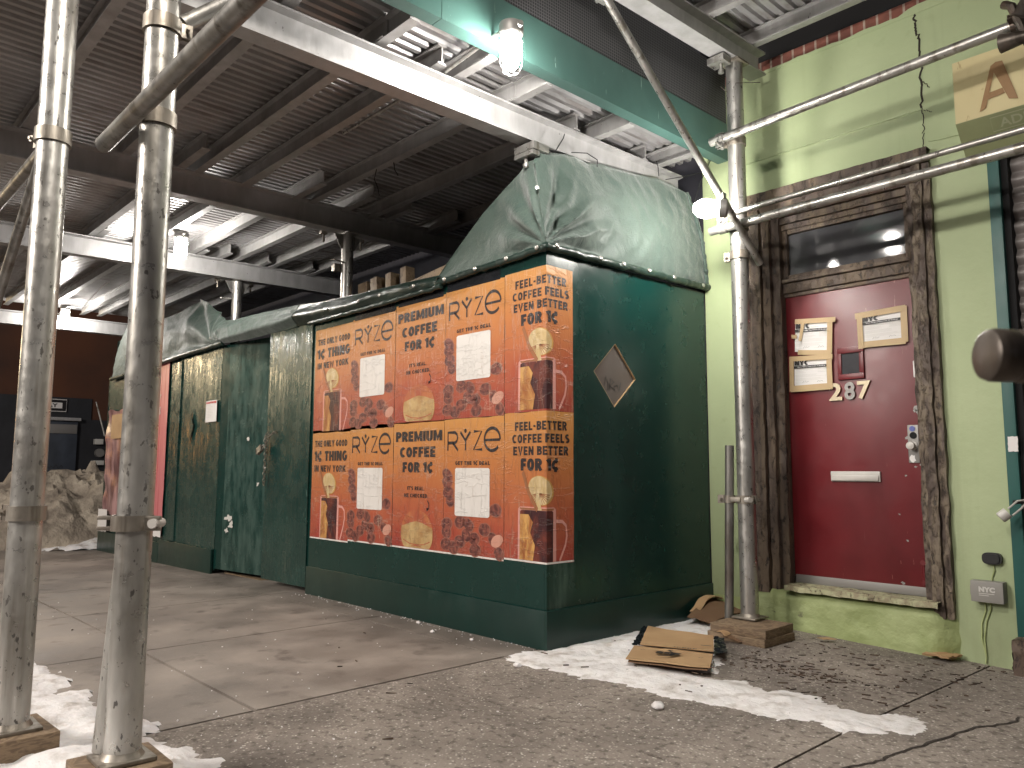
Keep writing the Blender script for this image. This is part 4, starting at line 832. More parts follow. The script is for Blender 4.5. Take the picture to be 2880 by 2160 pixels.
# the near pipe end at the right edge, out of focus
np_ = thing('pipe_end', (2.9,-2.4,1.1), 'blurred rusty brown pipe end close to the camera at the right edge', 'pipe')
def ray(px, py, dd): return M4.translation + (_d + _r*((px-1440)/2186.943) - _u*((py-1080)/2186.943))*dd
a_ = ray(2768, 998, .80); b_ = ray(3100, 1012, .80)
ax_ = (b_-a_).normalized(); L_ = (b_-a_).length
mb = MB(); mb.lathe([(0,-.001),(.021,-.0005),(.0258,.0025),(.0278,.008),(.0275,L_*.22),(.0255,L_*.25),(.0275,L_*.28),(.028,L_),(0,L_)], a_, ax_, 28); mb.build('tube', 'pipe_rust', np_)

# ================================================================ LAMPS
def lamp(x, y, zt, label, cage=True):
    t = thing('caged_lamp', (x, y, zt-.28), label, 'lamp', 'caged work lamps of the sidewalk shed')
    mb = MB(); mb.lathe([(0,0),(.062,0),(.066,-.01),(.066,-.055),(.056,-.07),(.050,-.075),(0,-.075)], (x,y,zt), V(0,0,1), 22); mb.tube([(x+.06,y,zt-.03),(x+.085,y-.01,zt-.03)], .016, 10); mb.build('housing', 'lampmetal', t)
    mb = MB(); mb.lathe([(.040,-.077),(.046,-.10),(.046,-.20),(.038,-.235),(.018,-.252),(0,-.255)], (x,y,zt), V(0,0,1), 12); mb.build('globe', 'globe', t)
    mb = MB()
    for k in range(6):
        a = math.pi*k/3; c_, s_ = math.cos(a), math.sin(a)
        mb.tube([(x+c_*q, y+s_*q, zt+h) for q, h in ((.056,-.075),(.060,-.12),(.060,-.22),(.045,-.262),(.012,-.275))], .003, 5)
    for q, h in ((.061,-.10),(.061,-.155),(.045,-.262)): mb.tube([(x+q*math.cos(a*math.pi/10), y+q*math.sin(a*math.pi/10), zt+h) for a in range(21)], .003, 5, False)
    mb.build('cage', 'steel', t); return t
lamp(.43,-.70,3.395, 'lit caged lamp hanging under the teal fascia beam')
t = thing('caged_lamp', (.585, .93, 2.74), 'lit caged lamp hanging from the slanting brace beside the corner tarp', 'lamp', 'caged work lamps of the sidewalk shed')
lc = V(.588, .915, 2.735); ld = V(-.72, -.45, .10).normalized()
mb = MB(); mb.lathe([(0,-.075),(.05,-.07),(.06,-.06),(.06,-.02),(.045,-.005),(0,-.005)], lc-ld*.04, ld, 20); mb.obox(lc-ld*.07+V(.0,.0,.05), (V(1,0,0),V(0,1,0),V(0,0,1)), (.05,.04,.10), .004); mb.build('housing', 'lampmetal', t)
mb = MB(); mb.lathe([(.036,-.043),(.052,-.01),(.058,.03),(.050,.065),(.028,.09),(0,.098)], lc, ld, 12); mb.build('globe', 'globe', t)
mb = MB(); o1 = ld.orthogonal().normalized(); o2 = ld.cross(o1)
for k in range(5):
    dd = o1*math.cos(2*math.pi*k/5)+o2*math.sin(2*math.pi*k/5); mb.tube([lc+dd*q+ld*h for q, h in ((.05,-.04),(.068,.02),(.060,.07),(.03,.105),(.0,.112))], .003, 5)
mb.build('cage', 'steel', t)
lamp(-4.25,-.70,3.325, 'lit caged lamp hanging above the pavement between the two farther beams')
lamp(-8.85,-.62,3.325, 'farthest lit caged lamp, by the far beam')
mb = MB(); mb.tube([(-1.2,-.735,3.315),(-.16,-.735,3.315),(.30,-.715,3.375),(.38,-.705,3.38)], .011, 10); tag(mb.build('conduit', 'pipe'), 'thin metal conduit running to the lamp under the teal beam', 'conduit')
mb = MB(); mb.tube([(-9.6,-.62,3.33),(-9.2,-.5,3.24),(-8.85,-.62,3.30),(-8.3,-.55,3.22),(-7.2,-.6,3.31),(-6.9,-.6,3.32)], .007, 8); tag(mb.build('cable', 'white'), 'loose pale cable looping past the farthest lamp', 'cable')
for P, lab in (([(-1.62,-.2,3.33),(-1.635,-.21,3.25),(-1.60,-.2,3.18),(-1.575,-.2,3.11)], 'longer black wire dangling from the roof deck'), ([(-1.42,-.18,3.33),(-1.39,-.19,3.26),(-1.36,-.18,3.21)], 'shorter black wire dangling from the roof deck'),
               ([(-.09,.10,3.06),(-.075,.16,3.10),(-.06,.22,3.20),(-.065,.24,3.24)], 'thin tie wire sticking up over the corner tarp'), ([(-.06,.30,3.13),(-.03,.42,3.15),(-.01,.50,3.12),(-.012,.50,3.07)], 'bent tie wire hooked over the top edge of the corner tarp'),
               ([(-.02,1.20,3.20),(-.04,1.22,3.28),(-.06,1.23,3.33)], 'tie wire from the corner tarp up round the silver beam'), ([(-.03,1.30,3.20),(.0,1.50,3.27),(.1,1.70,3.34)], 'tie wire running from the corner tarp to the green wall'), ([(.10,1.70,3.42),(.03,1.66,3.25),(.0,1.60,3.05)], 'tie wire slanting down the green wall beside the corner tarp')):
    mb = MB(); mb.tube(P, .0035, 6); tag(mb.build('tie_wire', 'blackplastic'), lab, 'wire')

# ================================================================ HOARDING
hd = thing('plywood_hoarding', (-4.4, .85, 0), 'dark green plywood construction hoarding with posters and a chained gate', 'hoarding')
mb = MB(); 
def panelgrid(f, nu, nv, th): m_ = MB(); m_.grid(f, nu, nv, th); return m_
# end panel with a diamond opening (four quads round the window)
dm = [(.655,1.888),(.869,1.664),(.639,1.459),(.434,1.684)]
y0, y1, z0, z1 = .0, 1.722, -.03, 2.40
mb = MB(); tr, rr_, bb, ll = dm
o = lambda y, z: (0, y, z)
for P in ([o(y0,z1),o(y0,ll[1]),o(*ll),o(*tr),o(tr[0],z1)], [o(tr[0],z1),o(*tr),o(*rr_),o(y1,rr_[1]),o(y1,z1)], [o(y1,rr_[1]),o(*rr_),o(*bb),o(bb[0],z0),o(y1,z0)], [o(bb[0],z0),o(*bb),o(*ll),o(y0,ll[1]),o(y0,z0)]): mb.face(P)
bmesh.ops.remove_doubles(mb.bm, verts=mb.bm.verts, dist=1e-5); mb.bm.normal_update(); bmesh.ops.recalc_face_normals(mb.bm, faces=mb.bm.faces)
fx = mb.bm.faces[:] ; nx_ = fx[0].normal.x
bmesh.ops.solidify(mb.bm, geom=list(mb.bm.faces), thickness=.018 if nx_ > 0 else -.018)
mx = max(v.co.x for v in mb.bm.verts)
for v in mb.bm.verts: v.co.x -= mx
mb.build('end_panel', 'green', hd, smooth=0)
mb = MB(); mb.prism(dm, (V(-.013,0,0), V(0,1,0), V(0,0,1)), -.004) ; wn = mb.build('diamond_window', NT('scratched_plastic', (.10,.085,.075), .16).m, hd, smooth=0)
mb = MB(); f = lambda y, z: V(-.0115, y, z); stroke(mb, [(.55,1.60),(.57,1.665),(.59,1.61),(.585,1.57)], .007, f); stroke(mb, [(.60,1.57),(.615,1.65),(.65,1.63),(.61,1.60),(.66,1.575),(.65,1.60),(.685,1.61),(.70,1.57),(.72,1.63)], .007, f); mb.build('scrawl', 'ink', wn, smooth=0)
mb = MB()
for (a, b), (c_, d_) in zip(dm, dm[1:]+dm[:1]): mb.obox(V(-.009,(a+c_)/2,(b+d_)/2), (V(0,c_-a,d_-b).normalized(), V(1,0,0), V(0,-(d_-b),c_-a).normalized()), (math.hypot(c_-a,d_-b),.017,.006))
mb.build('raw_edge', 'card', wn, smooth=0)
mb = MB(); mb.box(.001, .021, -.020, 1.722, -.12, .226, .003); mb.build('baseboard', 'board', hd)
mb = MB(); mb.box(-2.86, .0005, -.019, -.001, -.10, .2255, .003); mb.build('baseboard', 'board', hd)
mb = MB(); mb.box(-2.875, -.019, -.0005, .018, -.05, 2.40); mb.build('front_panel', 'green', hd, smooth=0)
def wavy(x0, x1, ya, yb, z0, z1, nu, nv, amp):
    return lambda u, v: V(x0+(x1-x0)*u, ya+(yb-ya)*u+amp*ns((x0+(x1-x0)*u)*4, z0*3+(z1-z0)*v*.8), z0+(z1-z0)*v)
mb = MB(); mb.grid(wavy(-3.665,-2.88,-.035,-.018,.045,2.36,1,1,.012), 16, 40, .018); gl = mb.build('gate_leaf', 'green_gloss', hd, smooth=50)
mb = MB(); mb.grid(wavy(-4.842,-3.56,.0,.19,.02,2.36,1,1,.006), 12, 30, .018); mb.build('gate_leaf', 'green', hd, smooth=50)
mb = MB(); mb.grid(wavy(-6.335,-4.855,.0,.0,.0,2.36,1,1,.008), 24, 40, .018); mb.build('side_panel', 'green_gloss', hd, smooth=50)
mb = MB(); mb.box(-6.20,-5.98,-.016,-.004,.22,2.30); mb.build('batten', 'green_gloss', hd)
mb = MB(); mb.box(-6.40,-4.852,-.034,-.010,-.12,.212,.003); mb.build('baseboard', 'board', hd)
mb = MB(); mb.box(-8.80,-6.34,.002,.020,-.12,2.36); mb.build('side_panel', 'green', hd, smooth=0)
mb = MB(); mb.box(-8.84,-6.41,-.034,-.001,-.20,.175,.003); mb.build('baseboard', 'board', hd)
mb = MB(); mb.box(-8.83,-8.81,.0,1.70,-.2,2.3); mb.build('far_panel', 'green', hd, smooth=0)
for x in (-4.84, -3.60): mb = MB(); mb.box(x, x+.04, .30, .38, -.08, 2.35); mb.build('gate_stud', 'wood', hd)
mb = MB(); mb.box(-4.80,-2.95,.10,.18,-.07,-.02); mb.build('gate_sill', 'wood', hd)
for x, z, h in ((-4.6,.55,.05),(-4.55,.48,.04),(-4.62,.42,.03),(-4.0,1.05,.02),(-4.1,.9,.02),(-4.3,1.35,.025)):
    mb = MB(); yy = .19*(x+4.842)/1.282-.012; blob(mb, x, z, .03*h/.04, h, lambda a, b: V(a, .19*(a+4.842)/1.282-.0075, b), x, 14, 1.0); mb.build('paint_tear', 'lightgrey', hd, smooth=0)
mb = MB(); f = lambda x, z: V(x, -.026, z); blob(mb, -5.62, 1.52, .10, .20, f, 0, 4); mb.build('diamond_patch', 'green_gloss', hd, smooth=0)
# chain and padlock
ch = thing('chain', (-3.60,-.06,.89), 'steel chain hanging from the gate holes', 'chain')
mb = MB()
def link(c_, ax, k):
    L, w = .030, .013; up = Vector(ax).normalized(); sd = (V(1,0,0) if k % 2 else V(0,1,0)); sd = (sd-up*sd.dot(up)).normalized()
    mb.tube([c_+up*(L*math.sin(t))*.62+sd*w*math.cos(t) for t in [2*math.pi*q/12 for q in range(13)]], .0042, 6, False)
pth = [V(-3.62,-.015,1.385), V(-3.61,-.075,1.36), V(-3.575,-.08,1.30)]
P = [V(-3.61,-.035,1.385),V(-3.605,-.07,1.36),V(-3.59,-.085,1.325),V(-3.575,-.085,1.29)]+[V(-3.573-.02*k/13+.003*math.sin(k*2.1),-.08,1.258-.030*k) for k in range(13)]
for k in range(len(P)-1): link((P[k]+P[k+1])/2, P[k+1]-P[k], k)
P = [V(-3.45,-.035,1.39),V(-3.47,-.07,1.375),V(-3.50,-.085,1.345),V(-3.535,-.088,1.315),V(-3.565,-.088,1.285)]
for k in range(4): link((P[k]+P[k+1])/2, P[k+1]-P[k], k)
mb.build('links', 'clamp', ch)
pd = thing('gate_padlock', (-3.66,-.10,1.22), 'small steel padlock on the gate chain', 'padlock')
mb = MB(); d_ = V(-.75,-.1,-.45).normalized(); e_ = V(0,-1,.2).normalized(); mb.obox(V(-3.66,-.10,1.225), (d_, e_, d_.cross(e_)), (.075,.028,.055), .006); mb.build('body', 'clamp', pd)
mb = MB(); s_ = d_.cross(e_).normalized(); q0 = V(-3.66,-.10,1.225)-d_*.035; mb.tube([q0+s_*.018, q0+s_*.018-d_*.03, q0-d_*.048, q0-s_*.018-d_*.03, q0-s_*.018], .0045, 8); mb.build('shackle', 'steel', pd)
mb = MB(); f = lambda u, v: V(-5.185+.295*u, -.022-.004*math.sin(u*3), 1.548+.230*v)
nt = thing('paper_notice', (-5.04,-.03,1.55), 'white paper notice with a red heading on the glossy green panel', 'notice')
mb.grid(f, 6, 4, .001); mb.build('paper', 'white', nt)
g = lambda u, v: f(u, v)+V(0,-.003,0); mb = MB(); put_text(mb, 'NOTICE', .07, g, .05, .95, .86, .95); mb.build('heading', plain('red_print', (.5,.02,.02)), nt, smooth=0)
mb = MB()
for k in range(9): mb.face([g(.1,.78-.07*k), g(.55+.35*abs(ns(k*3.3)), .78-.07*k), g(.55+.35*abs(ns(k*3.3)), .795-.07*k), g(.1,.795-.07*k)])
mb.build('small_print', 'lightgrey', nt, smooth=0)
pk = thing('torn_poster', (-6.6,-.03,.3), 'striped pink and red poster on the left part of the hoarding', 'poster')
mb = MB(); f = lambda u, v: V(-6.90+.53*u, -.018+.006*ns(u*5, v*9), .27+2.05*v); mb.grid(f, 8, 20, .001); mb.build('paper', 'pink', pk)
mb = MB(); g = lambda x, z: V(-6.90+.53*x, -.028, .27+2.05*z); put_text(mb, 'inter', 0, g, .15, .62, .795, .83); put_text(mb, 'song', 0, g, .15, .62, .70, .745); mb.build('lettering', 'lightgrey', pk, smooth=0)
mb = MB(); f = lambda u, v: V(-6.92+.56*u, -.030-.004*ns(u*4, v*6), .24+.17*v+.03*ns(u*7)); mb.grid(f, 8, 6, .001); mb.build('torn_strip', 'white', pk)
tp = thing('torn_poster', (-7.8,-.03,.3), 'torn mauve and brown poster at the far left end of the hoarding', 'poster')
mb = MB(); f = lambda u, v: V(-8.70+1.78*u, -.03+.035*ns(u*5, v*6), .42+1.43*v+.04*ns(u*6)*v); mb.grid(f, 24, 24, .001); mb.build('paper', 'mauve', tp, smooth=60)
mb = MB(); f = lambda u, v: V(-8.74+.40*u, -.07, .19+.30*v+.02*ns(u*9, v)); mb.grid(f, 6, 5, .001); mb.build('torn_strip', 'white', tp)
mb = MB(); f = lambda u, v: V(-8.35+.5*u, -.075, 1.45+.33*v); mb.grid(f, 6, 5, .001); mb.build('brown_patch', 'card', tp)
mb = MB(); mb.tube([(-9.05,-.10,2.0),(-8.72,-.05,1.50)], .010, 6); tag(mb.build('thin_rod', 'pipe'), 'thin pale rod leaning out from the left end of the hoarding', 'rod')

# ================================================================ POSTERS
def poster(kind, s0, zb, w, h, label, name='wheatpaste_poster', skew=0):
    t = thing(name, (max(s0,-9), -.01, zb), label, 'poster', 'coffee advertisement posters pasted on the hoarding')
    def P(s, z, off):
        off += .0012
        if s <= 1e-6: return V(s+(off if s > -.004 else 0), -off, z)
        return V(off, s, z)
    def F(off): return lambda u, v: P(s0+w*u, zb+h*(1-v)+skew*u+.0, off)     # v from the top
    lay = [0]
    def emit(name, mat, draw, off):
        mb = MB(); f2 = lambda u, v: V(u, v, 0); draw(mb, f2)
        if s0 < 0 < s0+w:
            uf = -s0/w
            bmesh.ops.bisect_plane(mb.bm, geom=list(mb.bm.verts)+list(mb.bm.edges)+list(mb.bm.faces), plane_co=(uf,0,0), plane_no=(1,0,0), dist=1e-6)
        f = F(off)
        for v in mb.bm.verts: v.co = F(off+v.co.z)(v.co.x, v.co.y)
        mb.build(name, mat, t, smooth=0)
    us = sorted(set([k/12 for k in range(13)]+([-s0/w] if s0 < 0 < s0+w else [])))
    mb = MB(); rows = []
    for j in range(17):
        v = j/16; row = []
        for u in us:
            vv = v
            if j == 0: vv += .006*ns(u*7+s0*5, zb*3)
            if j == 16: vv += .005*ns(u*6+s0*3, zb*5)
            uu = u
            if u in (0, 1): uu += .006*ns(v*6+s0, zb*3)
            row.append(mb.bm.verts.new(F(0)(uu, vv)))
        rows.append(row)
    for a, b in zip(rows, rows[1:]):
        for k in range(len(us)-1): mb.bm.faces.new((a[k], a[k+1], b[k+1], b[k]))
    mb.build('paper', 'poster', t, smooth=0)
    lb = MB(); 
    if zb < 1: 
        emit('white_margin', 'pwhite', lambda m, f: m.face([f(.0,.988), f(1,.988), f(1,1.0), f(0,1.0)]), .0006)
    def slice_mug(su, sv, mu0, mu1, mv, hand=True):
        sw = .165; sh_ = .092
        emit('straw', 'straw', lambda m, f: stroke(m, [(su-.24,sv-.12),(su-.15,sv+.02),(su-.03,mv-.03)], .036, f), .0026)
        emit('slice_rim', 'slice_edge', lambda m, f: blob(m, su+.012, sv, sw*1.08, sh_*1.05, f, .1, 28), .0012)
        emit('slice', 'slice', lambda m, f: blob(m, su, sv, sw, sh_, f, .1, 28, .05), .0016)
        def gills(m, f):
            for k in range(14):
                a = math.pi*(.04+.068*k); stroke(m, [(su-.01+.02*math.cos(a), sv+.02), (su-.01+sw*.86*math.cos(a), sv+.02+sh_*.85*math.sin(a))], .0055, f)
        emit('slice_gills', 'straw', gills, .002)
        emit('slice_stem', 'slice', lambda m, f: poly(m, [(su-.05,sv+.02),(su-.01,sv+.02),(su+.03,mv-.03),(su-.045,mv-.03)], f), .0024)
        mw = mu1-mu0
        emit('mug_glass', 'rim', lambda m, f: poly(m, [(mu0-.01,mv-.035),(mu0+.02,mv-.05),(mu1-.02,mv-.05),(mu1+.01,mv-.035),(mu1+.012,.986),(mu0-.012,.986)], f), .0008)
        emit('mug_coffee', 'coffee', lambda m, f: poly(m, [(mu0+.02,mv-.02),(mu0+.05,mv-.028),(mu1-.05,mv-.028),(mu1-.03,mv-.02),(mu1-.035,.986),(mu0+.012,.986)], f), .0014)
        emit('mug_cream', 'cream', lambda m, f: poly(m, [(mu0+.02,mv-.0),(mu0+mw*.28,mv-.0),(mu0+mw*.40,mv+.05),(mu0+mw*.33,mv+.12),(mu0+mw*.46,mv+.2),(mu0+mw*.40,.986),(mu0+.012,.986)], f), .002)
        emit('mug_foam', 'straw', lambda m, f: poly(m, [(mu0+.015,mv-.043),(mu1-.015,mv-.043),(mu1-.03,mv-.03),(mu0+.03,mv-.03)], f), .0018)
        if hand: emit('mug_handle', 'rim', lambda m, f: stroke(m, [(mu1,mv+.04),(mu1+.10,mv+.045),(mu1+.155,mv+.075),(mu1+.165,mv+.14),(mu1+.145,mv+.20),(mu1+.06,.986)], .022, f), .0007)
    def T(s_, u0, u1, v0, v1, wt=.22):
        mb = MB(); put_bold(mb, s_, lambda a, b, k: V(a, b, .00012*k), u0, u1, v1, v0, wt)
        if s0 < 0 < s0+w: bmesh.ops.bisect_plane(mb.bm, geom=list(mb.bm.verts)+list(mb.bm.edges)+list(mb.bm.faces), plane_co=(-s0/w,0,0), plane_no=(1,0,0), dist=1e-6)
        for v in mb.bm.verts: v.co = F(.0012+v.co.z)(v.co.x, v.co.y)
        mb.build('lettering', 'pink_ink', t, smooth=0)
    if kind == 1:
        T('THE ONLY GOOD', .07, .93, .095, .155); T('1¢ THING', .07, .93, .195, .285, .27); T('IN NEW YORK', .07, .90, .325, .385)
        slice_mug(.48, .49, .27, .74, .65)
    elif kind == 5:
        T('FEEL-BETTER', .16, .90, .065, .125); T('COFFEE FEELS', .12, .94, .15, .21); T('EVEN BETTER', .135, .92, .232, .292); T('FOR 1¢', .25, .78, .315, .395, .27)
        slice_mug(.52, .525, .22, .73, .685)
    elif kind == 3:
        T('PREMIUM', .05, .96, .075, .155, .27); T('COFFEE', .14, .84, .20, .28, .27); T('FOR 1¢', .20, .80, .32, .40, .27)
        T("IT'S REAL.", .30, .64, .51, .54); T('HE CHECKED.', .24, .72, .567, .597)
        emit('arrow', 'pink_ink', lambda m, f: (stroke(m, [(.70,.615),(.73,.64),(.725,.67),(.70,.69)], .012, f), poly(m, [(.685,.672),(.735,.678),(.69,.70)], f)), .0012)
        def ring(q): return [(.5+.345*q*math.sin(a)*(1+.10*max(0,-math.cos(a)))/1.1*1.0, min(.986, .868-.178*q*math.cos(a))) for a in [2*math.pi*k/48 for k in range(48)]]
        emit('mushroom_cap', 'mush_cap', lambda m, f: poly(m, ring(1), f), .0012)
        def lower(m, f):
            P = [p for p in ring(.985) if p[1] > .815]
            top = [(.5+.30*s_, .80-.02*math.cos(s_*3)) for s_ in (-.8,-.4,0,.4,.8)]
            poly(m, P+top, f)
        emit('mushroom', 'mush', lower, .0016)
        emit('mushroom_crease', 'mush_cap', lambda m, f: (stroke(m, [(.24,.93),(.36,.955),(.5,.962),(.64,.955),(.76,.93)], .008, f), stroke(m, [(.40,.975),(.5,.968),(.60,.975)], .006, f)), .0021)
    else:
        def ryze(m, f):
            W_ = .023
            A = [(.065,.235),(.065,.10),(.19,.10),(.225,.115),(.235,.14),(.225,.165),(.19,.178),(.07,.178)]
            stroke(m, A, W_, f); stroke(m, [(.155,.180),(.245,.235)], W_*.9, f)
            stroke(m, [(.285,.10),(.375,.165),(.375,.235)], W_, f); stroke(m, [(.375,.160),(.455,.10)], W_, f)
            stroke(m, [(.515,.10),(.645,.10),(.515,.232),(.655,.232)], W_*.9, f)
            cx, cy, rx, ry = .815, .162, .125, .080
            stroke(m, [(cx-rx*.98, cy+.004),(cx+rx*.98, cy+.004)], W_*.8, f)
            stroke(m, [(cx+rx*math.cos(a), cy-ry*math.sin(a)) for a in [R(-2+ k*322/30) for k in range(31)]], W_, f)
            blob(m, .372, .092, .022, .016, f, 0, 14)
        emit('brand_lettering', 'pink_ink', ryze, .0012)
        T('GET THE 1¢ DEAL', .20, .78, .315, .343)
        card = [(.20,.375),(.22,.365),(.76,.365),(.78,.375),(.78,.705),(.76,.715),(.22,.715),(.20,.705)]
        rr = random.Random(4)
        beans = [(.06,.47,.5),(.075,.545,.2),(.06,.42,1.4),(.11,.61,.9),(.06,.78,.3),(.055,.84,.6),(.045,.93,.2),(.29,.76,.3),(.29,.90,.5),(.40,.85,1.2),(.53,.87,.4),(.70,.80,.2),(.87,.66,.4),(.83,.86,1.1),(.18,.95,.5),(.55,.95,.2),(.93,.955,.8),(.44,.775,1.3)]
        def bn(q, dx): return lambda m, f: [blob(m, a+dx, b, .078*q+.012*math.sin(r_*5)*q, .043*q, (lambda z_: lambda u, v: V(u, v, z_))(.00004*k_), r_*.25-.1, 18, .1) for k_, (a, b, r_) in enumerate(beans)]
        emit('bean_rim_print', 'coin_edge', bn(1.14, .003), .0006); emit('bean_print', 'coin', bn(1, 0), .0010)
        emit('bean_gloss_print', 'coin_edge', lambda m, f: [stroke(m, [(a-.045, b-.006),(a, b+.005),(a+.045, b-.004)], .006, f) for a, b, r_ in beans], .0014)
        emit('pale_bean_print', 'palecoin', lambda m, f: blob(m, .90, .87, .095, .042, f, -.2, 22), .0016)
        emit('blank_card', 'pwhite', lambda m, f: poly(m, card, f), .0020)
w_ = .617; xs = [-2.838, -2.225, -1.606, -.990, -.373]
rows = {'upper': (1.385, .90), 'lower': (.480, .912)}
names = {1: "leftmost {} poster reading THE ONLY GOOD 1¢ THING IN NEW YORK", 2: "left one of the two {} posters with a blank white card", 3: "{} poster reading PREMIUM COFFEE FOR 1¢ above a mushroom", 4: "right one of the two {} posters with a blank white card", 5: "{} poster reading FEEL-BETTER COFFEE, wrapped round the hoarding corner"}
dzs = {('upper',1):-.03,('upper',2):-.02,('upper',3):.0,('upper',4):.01,('upper',5):.02,('lower',1):-.015,('lower',2):.0,('lower',3):.0,('lower',4):.0,('lower',5):.012}
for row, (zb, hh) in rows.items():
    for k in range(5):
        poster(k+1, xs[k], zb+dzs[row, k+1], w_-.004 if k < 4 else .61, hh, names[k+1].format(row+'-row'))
for x0, x1, z in ((-1.58,-1.02,2.318),(-.98,-.42,2.335),(-2.2,-1.62,2.30)):
    mb = MB(); mb.grid(lambda u, v: V(x0+(x1-x0)*u, -.0014-.0006*abs(ns(u*9)), z-.045+.07*v+.006*ns(u*12)), 12, 2); tag(mb.build('poster_remnant', 'tape_black'), 'black torn strip of an older poster above the %s' % ('PREMIUM COFFEE poster' if x0 == -1.58 else 'right white-card poster' if x0 == -.98 else 'left white-card poster'), 'poster scrap', 'torn strips of older posters')

# ================================================================ TARPS
ct = thing('corner_tarp', (0, .8, 2.4), 'green mesh tarp stretched from the hoarding corner up to the silver beam', 'tarp')
def lerp(a, b, t): return a+(b-a)*t
def pl_at(P, t):
    t = max(0, min(.99999, t))*(len(P)-1); k = int(t); return Vector(P[k]).lerp(Vector(P[k+1]), t-k)
topE = [(-.085,-.03,2.99),(-.08,.02,3.06),(-.075,.16,3.10),(-.07,.32,3.13),(-.07,.45,3.115),(-.07,.85,3.17),(-.07,1.24,3.205),(-.05,1.42,3.20),(-.02,1.54,3.17)]
botE = [(.020,-.02,2.43),(.022,.2,2.43),(.022,.45,2.432),(.022,.7,2.436),(.022,.9,2.44),(.022,1.2,2.445),(.022,1.4,2.448),(.022,1.6,2.452),(.022,1.725,2.455)]
def tarpE(u, v):
    p = pl_at(botE, u).lerp(pl_at(topE, u), v)
    if u > .9: p.y += .07*(u-.9)/.1*math.sin(math.pi*v)*.6
    y, z = p.y, p.z-2.43
    d = math.hypot(y+.02, z+.01); th = math.atan2(z+.01, y+.05)
    fade = math.exp(-((d-.32)/.26)**2)
    wr = .034*fade*(1-2*abs(math.sin(th*9.5+1.1*ns(th*3, d*3))))*min(1, (1.5-th)*1.2 if th < 1.5 else 0)
    wr += .012*ns(y*3.2, z*3.4, 5)+.010*(1-2*abs(ns(y*7, z*5, 2)))+.004*ns(y*19, z*14, 2)
    wr += .055*math.exp(-((y-.10-.12*z)/.07)**2)*math.sin(math.pi*min(1, v*1.05))*(-1)
    wr += .05*math.sin(math.pi*v)*math.sin(math.pi*min(1, max(0, u)))**.6
    e = min(1, v/.05)*min(1, (1-v)/.05)
    p.x += wr*e
    if v > .97: p.z += .006*ns(y*9)-.012*abs(math.sin(y*5))
    return p
mb = MB(); mb.grid(tarpE, 120, 60, .002)
topL = [(-1.10,-.01,2.405),(-1.0,.0,2.50),(-.80,.01,2.655),(-.62,.02,2.79),(-.42,.02,2.895),(-.25,.01,2.965),(-.15,-.02,3.0),(-.085,-.03,2.99)]
botL = [(-1.10,-.022,2.37),(-.95,-.022,2.385),(-.8,-.022,2.39),(-.65,-.022,2.395),(-.5,-.022,2.40),(-.3,-.022,2.408),(-.15,-.022,2.42),(.020,-.02,2.43)]
def tarpL(u, v):
    p = pl_at(botL, u).lerp(pl_at(topL, u), v); e = min(1, v/.06)*min(1, (1-v)/.06)
    x, z = p.x, p.z-2.43; d = math.hypot(x-.02, z); th = math.atan2(z+.01, -(x-.03))
    wr = .028*math.exp(-((d-.3)/.25)**2)*math.sin(th*15+ns(th*4, d*3))+.02*ns(x*3, z*3, 9)+.007*ns(x*12, z*9, 3)
    p.y += wr*e*min(1, (1-u)/.08+.25) - .03*math.sin(math.pi*v)*(1-u)*0
    p.y += .05*math.sin(math.pi*v)*math.sin(math.pi*u)
    return p
mb.grid(tarpL, 80, 50) ; mb.build('sheet', 'tarp', ct, smooth=70)
def hem(P, r, seed):
    mb = MB(); n = 90; pts = []; rs = []
    for k in range(n+1):
        p = pl_at(P, k/n); pts.append(p+V(.006*ns(k*.3, seed), .006*ns(k*.27, seed+3), .008*ns(k*.22, seed+7))); rs.append(r*(1+.28*ns(k*.35, seed+1)+.15*ns(k*1.1, seed+2)))
    mb.tube(pts, rs, 10); return mb
hem([(.024,-.03,2.415),(.026,.45,2.417),(.026,.9,2.424),(.026,1.4,2.432),(.026,1.74,2.44)], .026, 1).build('rolled_hem', 'hem', ct, smooth=70)
hem([(.024,-.03,2.415),(.0,-.030,2.405),(-.4,-.028,2.39),(-.8,-.028,2.378),(-1.12,-.028,2.362)], .024, 5).build('rolled_hem', 'hem', ct, smooth=70)
hem([(.022,1.735,2.45),(.03,1.70,2.62),(.03,1.665,2.80),(.01,1.62,2.98),(-.02,1.55,3.16)], .016, 8).build('side_hem', 'tarp', ct, smooth=70)
for y, z in ((.05,2.425),(.46,2.424),(.69,2.43),(.97,2.435),(1.27,2.437),(1.64,2.44)):
    mb = MB(); mb.lathe([(0,.004),(.005,.003),(.013,.007),(.016,.003),(.016,0)], (.050,y,z), V(1,0,.2).normalized(), 14); mb.build('grommet', 'steel', ct)
for x, z in ((-.03,2.408),(-.31,2.396),(-.62,2.387),(-.95,2.375)):
    mb = MB(); mb.lathe([(0,.004),(.005,.003),(.013,.007),(.016,.003),(.016,0)], (x,-.052,z), V(0,-1,.2).normalized(), 14); mb.build('grommet', 'steel', ct)
mb = MB(); mb.lathe([(0,.008),(.012,.006),(.015,0)], (-.045,-.035,2.80), V(.6,-.7,.2).normalized(), 12); mb.build('grommet', 'steel', ct)
